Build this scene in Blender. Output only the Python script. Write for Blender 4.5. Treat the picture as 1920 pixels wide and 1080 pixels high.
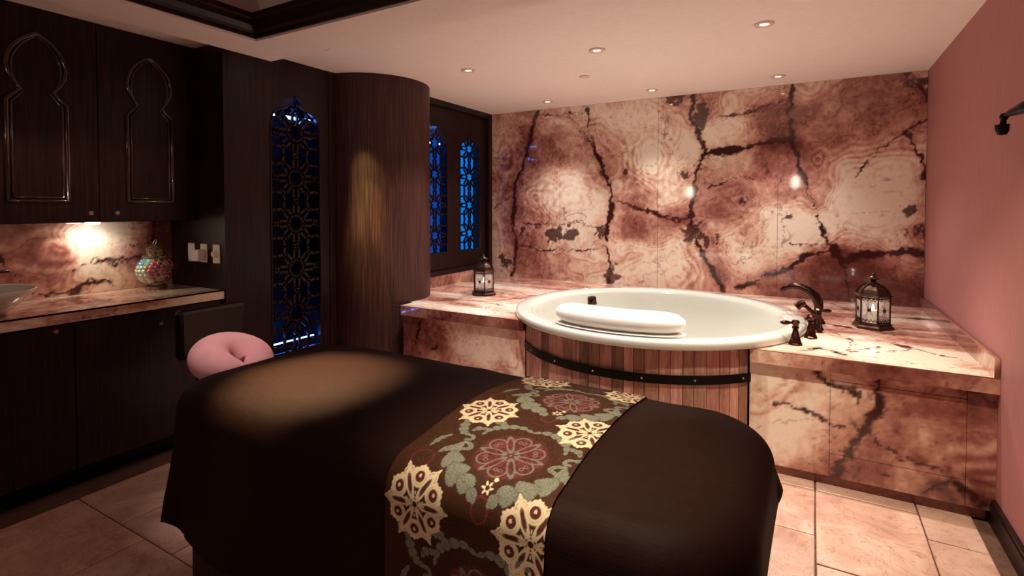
import bpy, bmesh, math, random
import numpy as np
from mathutils import Vector, Matrix

# ------------------------------------------------------------------ scene reset
for o in list(bpy.data.objects):
    bpy.data.objects.remove(o, do_unlink=True)
SC = bpy.context.scene
COL = SC.collection
random.seed(7)

# ------------------------------------------------------------------ camera
FPX = 987.0; YAW = math.radians(29.8); PITCH = math.radians(1.5); CAMH = 1.40
PPY = 388 + FPX*math.tan(PITCH)
_F0 = np.array([-math.sin(YAW), math.cos(YAW), 0.0])
_R = np.array([math.cos(YAW), math.sin(YAW), 0.0])
_F = _F0*math.cos(PITCH) + np.array([0, 0, -math.sin(PITCH)])
_U = np.cross(_R, _F)
_C = np.array([0, 0, CAMH])
def at(x, y, **k):
    """point of the photograph -> point on a known plane of the room"""
    d = _F + _R*(x-960)/FPX + _U*(PPY-y)/FPX
    a, v = list(k.items())[0]; i = 'XYZ'.index(a)
    return _C + d*(v-_C[i])/d[i]
cam = bpy.data.cameras.new('camera'); co = bpy.data.objects.new('camera', cam); COL.objects.link(co)
cam.sensor_width = 36; cam.lens = FPX/1920*36; cam.shift_y = (PPY-540)/1920; cam.clip_start = .02
co.matrix_world = Matrix(((_R[0], _U[0], -_F[0], 0), (_R[1], _U[1], -_F[1], 0), (_R[2], _U[2], -_F[2], CAMH), (0, 0, 0, 1)))
SC.camera = co

# ------------------------------------------------------------------ world, exposure
w = bpy.data.worlds.new('world'); SC.world = w; w.use_nodes = True
w.node_tree.nodes['Background'].inputs[0].default_value = (.02, .01, .01, 1)
w.node_tree.nodes['Background'].inputs[1].default_value = .2
SC.view_settings.view_transform = 'Standard'; SC.view_settings.look = 'None'
SC.view_settings.gamma = 1; SC.view_settings.use_curve_mapping = False
SC.view_settings.exposure = 0.0

# lamp strengths
W_BATH, W_TABLE, W_TABLE2, W_COLUMN, W_CAB, W_SCONCE = 116, 950, 190, 130, 3.4, 4.2
WARM = (1.0, .92, .84); PINK = (1.0, .52, .46); GOLD = (1.0, .84, .46)
def spot(name, loc, target, watts, deg, blend, col, rad=.03):
    l = bpy.data.lights.new(name, 'SPOT'); l.energy = watts; l.spot_size = math.radians(deg); l.spot_blend = blend
    l.color = col; l.shadow_soft_size = rad
    o = bpy.data.objects.new(name, l); COL.objects.link(o); o.location = loc
    o.rotation_euler = (Vector(target)-Vector(loc)).to_track_quat('-Z', 'Y').to_euler()
    return o
def area(name, loc, target, watts, sx, sy, col):
    l = bpy.data.lights.new(name, 'AREA'); l.energy = watts; l.shape = 'RECTANGLE'; l.size = sx; l.size_y = sy; l.color = col
    o = bpy.data.objects.new(name, l); COL.objects.link(o); o.location = loc
    o.rotation_euler = (Vector(target)-Vector(loc)).to_track_quat('-Z', 'Y').to_euler()
    return o
def point(name, loc, watts, col, rad=.03):
    l = bpy.data.lights.new(name, 'POINT'); l.energy = watts; l.color = col; l.shadow_soft_size = rad
    o = bpy.data.objects.new(name, l); COL.objects.link(o); o.location = loc
    return o

# ------------------------------------------------------------------ room dimensions
XR, XL, XLAT, XW, XCAB = .715, -3.05, -3.12, -3.70, -3.40
YB, YF, YD, YSW = 4.87, -1.20, 3.05, 1.91
ZC, ZSOF, ZTRAY, ZD, ZCT = 2.40, 2.28, 2.46, .655, .89
TUB = (-.965, 3.63); TUBR = .94; BARR = .888
COLC = (-3.20, 3.25); COLR = .47
SX0, SY1, TX0, TY1 = -2.86, 2.06, -2.59, 1.775
SSX1 = XR

# ------------------------------------------------------------------ helpers: objects
BASE = {}
def srgb(r, g, b):
    f = lambda c: (c/255/12.92) if c <= 10.3 else ((c/255+.055)/1.055)**2.4
    return (f(r), f(g), f(b), 1)
def props(o, label, cat, group=None, kind=None):
    if label: o['label'] = label
    if cat: o['category'] = cat
    if group: o['group'] = group
    if kind: o['kind'] = kind
    return o
def thing(name, loc, label, cat, group=None):
    o = bpy.data.objects.new(name, None); COL.objects.link(o); o.location = loc; o.empty_display_size = .05
    BASE[o] = Vector(loc); return props(o, label, cat, group)
def structure(o): o['kind'] = 'structure'; return o
def put(name, verts, faces, mat, parent=None, smooth=False, loc=None, bevel=0, subd=0, sharp=None):
    if parent is not None: b = BASE[parent]
    elif loc is not None: b = Vector(loc)
    else:
        va = np.array([tuple(v) for v in verts]); b = Vector(((va[:, 0].min()+va[:, 0].max())/2, (va[:, 1].min()+va[:, 1].max())/2, va[:, 2].min()))
    me = bpy.data.meshes.new(name)
    me.from_pydata([tuple(Vector(v)-b) for v in verts], [], faces)
    bm = bmesh.new(); bm.from_mesh(me); bmesh.ops.recalc_face_normals(bm, faces=bm.faces); bm.to_mesh(me); bm.free()
    if smooth:
        me.polygons.foreach_set('use_smooth', [True]*len(me.polygons))
        if sharp: me.set_sharp_from_angle(angle=math.radians(sharp))
    o = bpy.data.objects.new(name, me); COL.objects.link(o)
    if mat: me.materials.append(mat)
    if parent is not None: o.parent = parent
    else: o.location = b
    BASE[o] = b
    if bevel:
        m = o.modifiers.new('b', 'BEVEL'); m.width = bevel; m.segments = 2; m.limit_method = 'ANGLE'
    if subd:
        m = o.modifiers.new('s', 'SUBSURF'); m.levels = subd; m.render_levels = subd
    return o
class MB:
    def __init__(s): s.v = []; s.f = []
    def add(s, v, f):
        n = len(s.v); s.v += [tuple(p) for p in v]; s.f += [tuple(i+n for i in q) for q in f]; return s
    def box(s, x0, x1, y0, y1, z0, z1):
        return s.add([(x, y, z) for z in (z0, z1) for y in (y0, y1) for x in (x0, x1)],
                     [(0, 1, 3, 2), (4, 6, 7, 5), (0, 4, 5, 1), (2, 3, 7, 6), (0, 2, 6, 4), (1, 5, 7, 3)])
    def lathe(s, prof, c, seg=32, a0=0.0, caps=True):
        n = len(prof); v = []
        for i in range(seg):
            a = a0+2*math.pi*i/seg
            for r, z in prof: v.append((c[0]+r*math.cos(a), c[1]+r*math.sin(a), c[2]+z))
        f = [(i*n+j, ((i+1) % seg)*n+j, ((i+1) % seg)*n+j+1, i*n+j+1) for i in range(seg) for j in range(n-1)]
        if caps:
            if prof[0][0] > 1e-5: f.append(tuple(i*n for i in range(seg)))
            if prof[-1][0] > 1e-5: f.append(tuple(i*n+n-1 for i in range(seg)))
        return s.add(v, f)
    def tube(s, pts, rad, seg=10, closed=False, squash=1.0, up=(0, 0, 1)):
        pts = [Vector(p) for p in pts]; n = len(pts)
        if not hasattr(rad, '__len__'): rad = [rad]*n
        v = []; up = Vector(up)
        for i, p in enumerate(pts):
            a = pts[(i-1) % n] if (closed or i > 0) else p
            b = pts[(i+1) % n] if (closed or i < n-1) else p
            t = (b-a).normalized(); sd = t.cross(up)
            if sd.length < 1e-3: sd = t.cross(Vector((1, .01, 0)))
            sd.normalize(); nn = sd.cross(t).normalized()
            for k in range(seg):
                an = 2*math.pi*k/seg
                v.append(p+sd*math.cos(an)*rad[i]+nn*math.sin(an)*rad[i]*squash)
        f = []
        for i in range(n if closed else n-1):
            j = (i+1) % n
            for k in range(seg): f.append((i*seg+k, i*seg+(k+1) % seg, j*seg+(k+1) % seg, j*seg+k))
        if not closed: f += [tuple(range(seg)), tuple((n-1)*seg+k for k in range(seg))]
        return s.add(v, f)
    def poly(s, pts, ext):
        """flat polygon pushed along vector ext"""
        n = len(pts); e = Vector(ext)
        v = [Vector(p) for p in pts]+[Vector(p)+e for p in pts]
        return s.add(v, [tuple(range(n)), tuple(range(2*n-1, n-1, -1))]+[(i, (i+1) % n, n+(i+1) % n, n+i) for i in range(n)])
    def out(s, name, mat, parent=None, **k): return put(name, s.v, s.f, mat, parent, **k)
def box(name, x0, x1, y0, y1, z0, z1, mat, parent=None, **k): return MB().box(x0, x1, y0, y1, z0, z1).out(name, mat, parent, **k)

# ------------------------------------------------------------------ helpers: materials
def mat(name, col=(.5, .5, .5, 1), rough=.5, metal=0, **k):
    m = bpy.data.materials.new(name); m.use_nodes = True; b = m.node_tree.nodes['Principled BSDF']
    b.inputs['Base Color'].default_value = col; b.inputs['Roughness'].default_value = rough; b.inputs['Metallic'].default_value = metal
    for a, v in k.items(): b.inputs[a.replace('_', ' ')].default_value = v
    return m
def nodes(m): return m.node_tree.nodes, m.node_tree.links, m.node_tree.nodes['Principled BSDF']
def ramp(N, stops):
    r = N.new('ShaderNodeValToRGB'); e = r.color_ramp.elements
    while len(e) < len(stops): e.new(.5)
    for i, (p, c) in enumerate(stops): e[i].position = p; e[i].color = c
    return r
def noise(N, L, scale, detail=4, coord=None, rough=.55, dist=0):
    n = N.new('ShaderNodeTexNoise'); n.inputs['Scale'].default_value = scale; n.inputs['Detail'].default_value = detail
    n.inputs['Roughness'].default_value = rough; n.inputs['Distortion'].default_value = dist
    if coord: L.new(coord, n.inputs['Vector'])
    return n
def mapping(N, L, scale, src='Object'):
    tc = N.new('ShaderNodeTexCoord'); mp = N.new('ShaderNodeMapping'); mp.inputs['Scale'].default_value = scale
    L.new(tc.outputs[src], mp.inputs['Vector']); return mp.outputs['Vector']
def mixc(N, L, fac, a, b, mode='MIX'):
    m = N.new('ShaderNodeMix'); m.data_type = 'RGBA'; m.blend_type = mode
    for s, i in ((fac, 0), (a, 6), (b, 7)):
        if hasattr(s, 'links'): L.new(s, m.inputs[i])
        elif s is not None: m.inputs[i].default_value = s
    return m.outputs[2]
def bump(N, L, B, h, strength, dist=.002):
    b = N.new('ShaderNodeBump'); b.inputs['Strength'].default_value = strength; b.inputs['Distance'].default_value = dist
    L.new(h, b.inputs['Height']); L.new(b.outputs[0], B.inputs['Normal'])

def m_noise(name, stops, scale, sc3=(1, 1, 1), rough=.5, detail=5, bmp=0, **k):
    m = mat(name, rough=rough, **k); N, L, B = nodes(m)
    n = noise(N, L, scale, detail, mapping(N, L, sc3)); r = ramp(N, stops); L.new(n.outputs[0], r.inputs[0]); L.new(r.outputs[0], B.inputs['Base Color'])
    if bmp: bump(N, L, B, n.outputs[0], bmp)
    return m
M = {}
M['wenge'] = m_noise('dark_wood', [(.3, srgb(18, 6, 8)), (.5, srgb(32, 13, 14)), (.72, srgb(52, 25, 25))], 9, (9, 9, .35), .38, 6, .25, Specular_IOR_Level=.28)
M['gloss'] = m_noise('lacquered_dark_wood', [(.3, srgb(30, 14, 12)), (.72, srgb(66, 38, 30))], 9, (9, 9, .35), .22, 6, 0, Coat_Weight=.8)
M['column'] = m_noise('column_veneer', [(.3, srgb(44, 22, 23)), (.5, srgb(64, 36, 34)), (.75, srgb(92, 58, 52))], 12, (9, 9, .3), .45, 6, .25, Specular_IOR_Level=.3)
M['ceil'] = m_noise('ceiling_plaster', [(.3, srgb(246, 228, 220)), (.7, srgb(250, 234, 226))], 30, rough=.8)
M['trayred'] = m_noise('tray_paint', [(.3, srgb(122, 62, 44)), (.7, srgb(150, 84, 58))], 6, rough=.6)
M['pinkwall'] = m_noise('pink_wallcovering', [(.3, srgb(168, 108, 108)), (.7, srgb(186, 126, 124))], 5, (60, 60, 1.2), .7, 5, .15)
M['darkwall'] = m_noise('dark_paint', [(.3, srgb(58, 32, 30)), (.7, srgb(72, 40, 36))], 5, rough=.7)
M['black'] = mat('black_metal', srgb(14, 10, 10), .4, .6)
M['blackbox'] = mat('niche_paint', srgb(10, 11, 22), .5)
M['grout'] = m_noise('grout', [(.3, srgb(84, 56, 46)), (.7, srgb(110, 76, 62))], 30, rough=.9)
M['white'] = mat('white_acrylic', srgb(204, 204, 195), .12, Coat_Weight=.6)
M['ceramic'] = mat('white_ceramic', srgb(238, 236, 224), .1, Coat_Weight=.5)
M['pillow'] = mat('white_vinyl', srgb(244, 240, 234), .4)
M['ivory'] = mat('ivory_plastic', srgb(248, 240, 222), .35)
M['bronze'] = mat('oil_rubbed_bronze', srgb(62, 34, 28), .22, .85)
M['lantern'] = m_noise('aged_bronze', [(.3, srgb(40, 24, 20)), (.7, srgb(96, 66, 54))], 40, rough=.32, metal=.85)
M['nickel'] = mat('satin_nickel', srgb(176, 158, 134), .3, .9)
M['silver'] = m_noise('pressed_tin', [(.35, srgb(90, 76, 60)), (.65, srgb(190, 172, 140))], 90, rough=.35, metal=.8)
M['leather'] = m_noise('black_leather', [(.3, srgb(16, 9, 10)), (.7, srgb(30, 18, 18))], 60, rough=.3, bmp=.2)
M['crease'] = mat('downlight_trim', srgb(228, 196, 182), .6)
def emit(name, col, strength):
    m = mat(name, (0, 0, 0, 1)); B = nodes(m)[2]; B.inputs['Emission Color'].default_value = col; B.inputs['Emission Strength'].default_value = strength; return m
M['lamp'] = emit('lamp_glow', (1, .88, .72, 1), 30)
M['sconce'] = emit('sconce_glow', (1, .80, .62, 1), 26)
M['led'] = emit('blue_led', (.08, .22, 1, 1), 34)
M['backlit'] = emit('backlit_blue', (.0, .16, .62, 1), 1.15)
M['backlit2'] = emit('backlit_deep_blue', (.0, .07, .5, 1), .7)
# thin textured lantern glass
g = mat('lantern_glass', srgb(255, 250, 248), .06, Transmission_Weight=.0, Alpha=.2); M['glass'] = g
N, L, B = nodes(g); n = noise(N, L, 60, 2, mapping(N, L, (1, 1, 1))); bump(N, L, B, n.outputs[0], .5, .01); B.inputs['Coat Weight'].default_value = 1
# pink cotton
M['cotton'] = m_noise('pink_cotton', [(.3, srgb(228, 168, 174)), (.7, srgb(240, 182, 186))], 14, rough=.85, bmp=.5)
# brown bedcover
m = mat('brown_bedcover', srgb(66, 34, 22), .65, Sheen_Weight=.0, Specular_IOR_Level=.12); M['cover'] = m
m.node_tree.nodes['Principled BSDF'].inputs['Sheen Tint'].default_value = srgb(150, 110, 70)
N, L, B = nodes(m); v = mapping(N, L, (1, 14, 14)); n = noise(N, L, 26, 5, v); r = ramp(N, [(.3, srgb(27, 11, 8)), (.7, srgb(43, 20, 13))]); L.new(n.outputs[0], r.inputs[0]); L.new(r.outputs[0], B.inputs['Base Color']); bump(N, L, B, n.outputs[0], .35)
# brocade runner
m = mat('brocade_runner', rough=.65, Specular_IOR_Level=.15); M['runner'] = m; N, L, B = nodes(m)
def attr(N, nm): a = N.new('ShaderNodeAttribute'); a.attribute_name = nm; return a.outputs['Fac']
v = mapping(N, L, (60, 8, 60)); n = noise(N, L, 6, 5, v); r = ramp(N, [(.35, srgb(52, 27, 18)), (.65, srgb(80, 47, 31))]); L.new(n.outputs[0], r.inputs[0])
c = mixc(N, L, attr(N, 'red'), r.outputs[0], srgb(124, 50, 60)); 
n2 = noise(N, L, 260, 3, mapping(N, L, (1, 1, 1))); r2 = ramp(N, [(.35, srgb(104, 104, 94)), (.65, srgb(140, 140, 124))]); L.new(n2.outputs[0], r2.inputs[0])
c = mixc(N, L, attr(N, 'grey'), c, r2.outputs[0]); c = mixc(N, L, attr(N, 'cream'), c, srgb(232, 208, 174)); L.new(c, B.inputs['Base Color']); bump(N, L, B, n.outputs[0], .3)
# polished picture stone: tone and vein fields are stored on the slab, colours come from the nodes
m = mat('picture_stone', rough=.07, Coat_Weight=.3, Coat_Roughness=.03); M['stone'] = m; N, L, B = nodes(m)
nz = noise(N, L, 45, 6, mapping(N, L, (1, 1, 1)), .65)
ad = N.new('ShaderNodeMath'); ad.operation = 'MULTIPLY_ADD'; L.new(nz.outputs[0], ad.inputs[0]); ad.inputs[1].default_value = .34; L.new(attr(N, 'tone'), ad.inputs[2])
sb = N.new('ShaderNodeMath'); sb.operation = 'SUBTRACT'; L.new(ad.outputs[0], sb.inputs[0]); sb.inputs[1].default_value = .17
r = ramp(N, [(0, srgb(108, 60, 54)), (.25, srgb(152, 96, 86)), (.5, srgb(198, 146, 130)), (.75, srgb(230, 194, 174)), (1, srgb(250, 236, 218))]); L.new(sb.outputs[0], r.inputs[0])
c = mixc(N, L, attr(N, 'vein'), r.outputs[0], srgb(66, 32, 32)); L.new(c, B.inputs['Base Color'])
# travertine floor tiles
m = mat('travertine', rough=.32); M['tile'] = m; N, L, B = nodes(m)
oi = N.new('ShaderNodeObjectInfo'); geo = N.new('ShaderNodeNewGeometry')
n = noise(N, L, 3.2, 7, geo.outputs['Position'], .62, 1.5); r = ramp(N, [(.3, srgb(190, 142, 126)), (.5, srgb(218, 176, 158)), (.7, srgb(234, 202, 184))]); L.new(n.outputs[0], r.inputs[0])
n2 = noise(N, L, 5, 6, geo.outputs['Position'], .6, 2.5); r2 = ramp(N, [(.485, (0, 0, 0, 1)), (.5, (1, 1, 1, 1)), (.515, (0, 0, 0, 1))]); L.new(n2.outputs[0], r2.inputs[0])
hs = N.new('ShaderNodeHueSaturation'); mr = N.new('ShaderNodeMapRange'); L.new(oi.outputs['Random'], mr.inputs[0]); mr.inputs[3].default_value = .82; mr.inputs[4].default_value = 1.08; L.new(mr.outputs[0], hs.inputs['Value']); L.new(r.outputs[0], hs.inputs['Color'])
mm = N.new('ShaderNodeMath'); mm.operation = 'MULTIPLY'; L.new(r2.outputs[0], mm.inputs[0]); mm.inputs[1].default_value = .55
c = mixc(N, L, mm.outputs[0], hs.outputs[0], srgb(136, 82, 66)); L.new(c, B.inputs['Base Color']); bump(N, L, B, n.outputs[0], .25, .004)
# weathered barrel planks
m = mat('weathered_plank', rough=.7); M['plank'] = m; N, L, B = nodes(m)
oi = N.new('ShaderNodeObjectInfo'); v = mapping(N, L, (14, 14, 1.3)); vm = N.new('ShaderNodeVectorMath'); vm.operation = 'ADD'; L.new(v, vm.inputs[0])
cb = N.new('ShaderNodeCombineXYZ'); mu = N.new('ShaderNodeMath'); mu.operation = 'MULTIPLY'; mu.inputs[1].default_value = 50; L.new(oi.outputs['Random'], mu.inputs[0]); L.new(mu.outputs[0], cb.inputs[2]); L.new(cb.outputs[0], vm.inputs[1])
n = noise(N, L, 2.6, 9, vm.outputs[0], .74, .8); r = ramp(N, [(.25, srgb(112, 84, 78)), (.42, srgb(182, 148, 138)), (.6, srgb(222, 192, 182)), (.8, srgb(240, 218, 208))]); L.new(n.outputs[0], r.inputs[0])
r3 = ramp(N, [(0, srgb(160, 140, 122)), (.3, srgb(246, 214, 206)), (.5, srgb(190, 172, 150)), (.75, srgb(255, 230, 222)), (1, srgb(214, 176, 168))]); L.new(oi.outputs['Random'], r3.inputs[0])
c = mixc(N, L, 1.0, r.outputs[0], r3.outputs[0], 'MULTIPLY'); L.new(c, B.inputs['Base Color']); bump(N, L, B, n.outputs[0], .6, .004)
# jewel glass of the jar
JEWEL = [srgb(150, 205, 190), srgb(60, 150, 190), srgb(206, 220, 206), srgb(150, 20, 80), srgb(110, 8, 56), srgb(200, 70, 90), srgb(170, 170, 100), srgb(200, 130, 60)]
MJ = [mat('jewel_glass', c, .05, Coat_Weight=1, Specular_IOR_Level=.8) for c in JEWEL]

# ------------------------------------------------------------------ numpy noise and the stone pattern
_rng = np.random.RandomState(3); _T = _rng.rand(256, 256)
def vn(x, y, s=0):
    x = x+s*17.31; y = y+s*9.77
    xi = np.floor(x).astype(int); yi = np.floor(y).astype(int); fx = x-xi; fy = y-yi
    fx = fx*fx*fx*(fx*(fx*6-15)+10); fy = fy*fy*fy*(fy*(fy*6-15)+10)
    a = _T[xi & 255, yi & 255]; b = _T[(xi+1) & 255, yi & 255]; c = _T[xi & 255, (yi+1) & 255]; d = _T[(xi+1) & 255, (yi+1) & 255]
    return (a*(1-fx)+b*fx)*(1-fy)+(c*(1-fx)+d*fx)*fy
def fbm(x, y, o=5, s=0):
    t = 0; a = .5; n = 0
    for i in range(o):
        t = t+a*vn(x, y, s+i*3); n += a; x = x*2.03+y*.21; y = y*2.03-x*.1; a *= .5
    return t/n
def sstep(a, b, x): t = np.clip((x-a)/(b-a), 0, 1); return t*t*(3-2*t)
def polydist(u, v, pts):
    d = np.full(u.shape, 9.0)
    for (ax, ay), (bx, by) in zip(pts[:-1], pts[1:]):
        dx, dy = bx-ax, by-ay; t = np.clip(((u-ax)*dx+(v-ay)*dy)/(dx*dx+dy*dy+1e-9), 0, 1)
        d = np.minimum(d, np.hypot(u-ax-t*dx, v-ay-t*dy))
    return d
def stone(u, v, seed=0, veins=(), lobes=(), eyes=(), blots=(), base=.5, cracks=.5, flow=(1, 1)):
    """tone 0..1 (brick red to cream) and vein 0..1 (dark mineral) at slab coordinates in metres"""
    a, b = u*flow[0], v*flow[1]
    wu = u+.36*(fbm(a*2.4, b*2.4, 3, seed+20)-.5); wv = v+.36*(fbm(a*2.4, b*2.4, 3, seed+40)-.5)
    su = a+.5*(fbm(a*1.3, b*1.3, 2, seed+5)-.5); sv = b+.5*(fbm(a*1.3, b*1.3, 2, seed+9)-.5)
    low = base+1.15*(fbm(su*1.7, sv*1.7, 3, seed)-.5)
    for cx, cy, rx, ry, am in lobes: low = low+.72*am*np.exp(-(((wu-cx)/rx)**2+((wv-cy)/ry)**2)**1.5)
    tone = low+.42*(fbm(su*7, sv*7, 5, seed+60)-.5)
    tone = tone+.10*np.sin(2*np.pi*low*11+2.0*fbm(a*4, b*4, 2, seed+2))*sstep(.35, .6, low)*np.clip(2.6*(fbm(a*2.2, b*2.2, 3, seed+3)-.32), 0, 1.2)
    for cx, cy, R, lam, asp in eyes:
        d = np.hypot(wu-cx, (wv-cy)/asp)*(1+.25*(fbm(u*5, v*5, 3, seed+33)-.5))
        tone = tone+.11*np.cos(2*np.pi*d**.85/lam**.85)*np.exp(-(d/R)**3)*(.4+1.2*fbm(u*4, v*4, 3, seed+35))
    tone = tone+.05*np.tanh((tone-.48)*14)+.05*np.tanh((tone-.72)*18)
    for lv in (.40, .56, .70): tone = tone-.16*np.exp(-((low-lv+.05*(fbm(u*12, v*12, 4, seed+71)-.5))/.007)**2)
    tone = tone+.42*(fbm(u*30, v*30, 4, seed+70)-.5)
    sp = fbm(u*60, v*60, 2, seed+73); tone = tone-.25*sstep(.68, .76, sp)*sstep(.45, .6, fbm(u*5, v*5, 3, seed+74))
    vein = np.zeros(u.shape)
    ju = u+.05*(fbm(u*9, v*9, 4, seed+80)-.5)+.045*(fbm(u*34, v*34, 3, seed+81)-.5); jv = v+.05*(fbm(u*9, v*9, 4, seed+90)-.5)+.045*(fbm(u*34, v*34, 3, seed+91)-.5)
    wn = np.clip(3.4*(fbm(u*6, v*6, 5, seed+95)-.26), .08, 2.4)
    for wd, pts in veins:
        d = polydist(ju, jv, pts); ww = wd*wn
        vein = np.maximum(vein, 1-sstep(ww*.6, ww*1.15+.003, d))
        tone = tone-.10*np.exp(-(d/(wd*2.2+.006))**2)
    for cx, cy, rx, ry, am in blots:
        q = np.exp(-(((ju-cx)/rx)**2+((jv-cy)/ry)**2))*am+.9*(fbm(u*22, v*22, 4, seed+99)-.5)
        vein = np.maximum(vein, .9*sstep(.48, .6, q))
    if cracks:
        k = np.abs(fbm(su*2.3+.1*fbm(u*20, v*20, 3, 7), sv*2.3, 5, seed+50)-.5)
        vein = np.maximum(vein, cracks*(1-sstep(.0022, .0085, k))*sstep(.4, .55, fbm(u*3, v*3, 3, seed+51)))
    return np.clip(.52+(tone-.5)*.84, 0, 1), np.clip(vein, 0, 1)
def slab(name, org, eu, ev, lu, lv, thick, cell, field, parent=None, drop=None, uv=None, loc=None, mat_=None):
    """stone slab: fine grid on the show face, plain sides and back; field(u,v) in slab metres"""
    org, eu, ev = np.array(org, float), np.array(eu, float), np.array(ev, float); nrm = np.cross(eu, ev)
    nu, nv = max(2, int(round(lu/cell))+1), max(2, int(round(lv/cell))+1)
    U, V = np.meshgrid(np.linspace(0, lu, nu), np.linspace(0, lv, nv), indexing='ij')
    P = org+U[..., None]*eu+V[..., None]*ev; P = P.reshape(-1, 3)
    tone, vein = field(U, V) if uv is None else field(U+uv[0], V+uv[1])
    I = np.arange(nu*nv).reshape(nu, nv)
    q = np.stack([I[:-1, :-1], I[1:, :-1], I[1:, 1:], I[:-1, 1:]], -1).reshape(-1, 4)
    if drop is not None: q = q[~drop(P[q]).all(1)]
    b4 = org-nrm*thick+np.array([eu*0, eu*lu, eu*lu+ev*lv, ev*lv]); n0 = len(P)
    ring = [I[0, 0], I[-1, 0], I[-1, -1], I[0, -1]]
    f4 = P[ring]; P = np.vstack([P, f4, b4])
    ext = [(n0+i, n0+4+i, n0+4+(i+1) % 4, n0+(i+1) % 4) for i in range(4)]
    if drop is None: ext.append((n0+7, n0+6, n0+5, n0+4))
    q = np.vstack([q, np.array(ext)])
    me = bpy.data.meshes.new(name); b = np.array(BASE[parent] if parent is not None else (loc if loc is not None else org))
    me.vertices.add(len(P)); me.vertices.foreach_set('co', (P-b).astype(np.float32).ravel())
    me.loops.add(len(q)*4); me.loops.foreach_set('vertex_index', q.ravel().astype(np.int32))
    me.polygons.add(len(q)); me.polygons.foreach_set('loop_start', np.arange(0, len(q)*4, 4, dtype=np.int32))
    me.update(calc_edges=True); me.validate()
    tt = tone.ravel(); vv = vein.ravel(); ex = np.minimum(np.array(list(tt[ring])*2), .42)
    for nm, val in (('tone', np.concatenate([tt, ex])), ('vein', np.concatenate([vv, ex*0]))):
        at_ = me.attributes.new(nm, 'FLOAT', 'POINT'); at_.data.foreach_set('value', val.astype(np.float32))
    me.materials.append(mat_ or M['stone'])
    o = bpy.data.objects.new(name, me); COL.objects.link(o)
    if parent is not None: o.parent = parent
    else: o.location = b
    BASE[o] = Vector(b); return o

# ================================================================== STRUCTURE
floor = structure(box('floor', -3.9, XR+.1, YF-.1, YB+.1, -.12, -.009, M['grout']))
def lay_tiles():
    u = .205; x0, y0 = -3.05, -.1; nx, ny = 18, 16
    occ = np.zeros((nx, ny), bool); sizes = [(3, 2), (2, 2), (2, 3), (2, 2), (2, 1), (1, 2), (1, 1)]
    rr = random.Random(12); i = 0
    for yy in range(ny):
        for xx in range(nx):
            if occ[xx, yy]: continue
            order = sizes[:4]; rr.shuffle(order); order = order+[(2, 1), (1, 2), (1, 1)]
            for sx, sy in order:
                if xx+sx <= nx and yy+sy <= ny and not occ[xx:xx+sx, yy:yy+sy].any(): break
            occ[xx:xx+sx, yy:yy+sy] = True
            a0, a1, b0, b1 = x0+xx*u, x0+(xx+sx)*u, y0+yy*u, y0+(yy+sy)*u
            a1 = min(a1, XR-.03); b1 = min(b1, 3.13)
            if a1-a0 < .03 or b1-b0 < .03: continue
            g = .0035; c = .004; t = rr.uniform(-.0008, .0008)
            j = lambda: rr.uniform(-.0015, .0015)
            bot = [(a0+g, b0+g), (a1-g, b0+g), (a1-g, b1-g), (a0+g, b1-g)]
            bot = [(p+j(), q+j()) for p, q in bot]
            cx, cy = (a0+a1)/2, (b0+b1)/2
            top = [(p-math.copysign(c, p-cx), q-math.copysign(c, q-cy)) for p, q in bot]
            v = [(p, q, -.009) for p, q in bot]+[(p, q, -.003+t) for p, q in bot]+[(p, q, t) for p, q in top]
            f = [(0, 1, 2, 3)]+[(k, (k+1) % 4, 4+(k+1) % 4, 4+k) for k in range(4)]+[(4+k, 4+(k+1) % 4, 8+(k+1) % 4, 8+k) for k in range(4)]+[(8, 9, 10, 11)]
            put('floor_tile', v, f, M['tile'], floor)
lay_tiles()

c = MB(); TX1, TY0 = .30, -.55
c.box(-3.85, XR, SY1, YB, ZC, 2.62).box(-3.85, SX0, YF, SY1, ZC, 2.62)
c.box(SX0, TX0, YF, SY1, ZSOF, 2.62).box(TX0, XR, TY1, SY1, ZSOF, 2.62).box(TX1, XR, YF, TY1, ZSOF, 2.62).box(TX0, TX1, YF, TY0, ZSOF, 2.62)
ceiling = structure(c.out('ceiling', M['ceil']))
box('tray_panel', TX0, TX1, TY0, TY1, 2.50, 2.60, M['trayred'], ceiling)
def moulding():
    prof = [(0, 2.292), (.012, 2.292), (.014, 2.312), (.03, 2.322), (.046, 2.345), (.05, 2.372), (.062, 2.378), (.064, 2.402), (0, 2.402)]
    cs = [(TX0, TY0), (TX1, TY0), (TX1, TY1), (TX0, TY1)]; sg = [(1, 1), (-1, 1), (-1, -1), (1, -1)]
    v = [(x+sx*d, y+sy*d, z) for (x, y), (sx, sy) in zip(cs, sg) for d, z in prof]; n = len(prof)
    f = [(i*n+j, i*n+(j+1) % n, ((i+1) % 4)*n+(j+1) % n, ((i+1) % 4)*n+j) for i in range(4) for j in range(n)]
    structure(put('trim_1', v, f, M['wenge']))
moulding()
wall_right = structure(box('wall_right', XR, XR+.1, YF, YB+.1, -.009, 2.6, M['pinkwall']))
wall_front = structure(box('wall_front', -3.85, XR, YF-.1, YF, -.009, 2.6, M['darkwall']))
wall_left = structure(box('wall_left', -3.85, XW-.02, YF, YB, -.009, ZC, M['darkwall']))
structure(MB().box(XR-.016, XR, YF, YD+.06, 0, .105).box(XR-.021, XR, YF, YD+.06, .0, .085).out('baseboard_right', M['wenge']))

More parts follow.
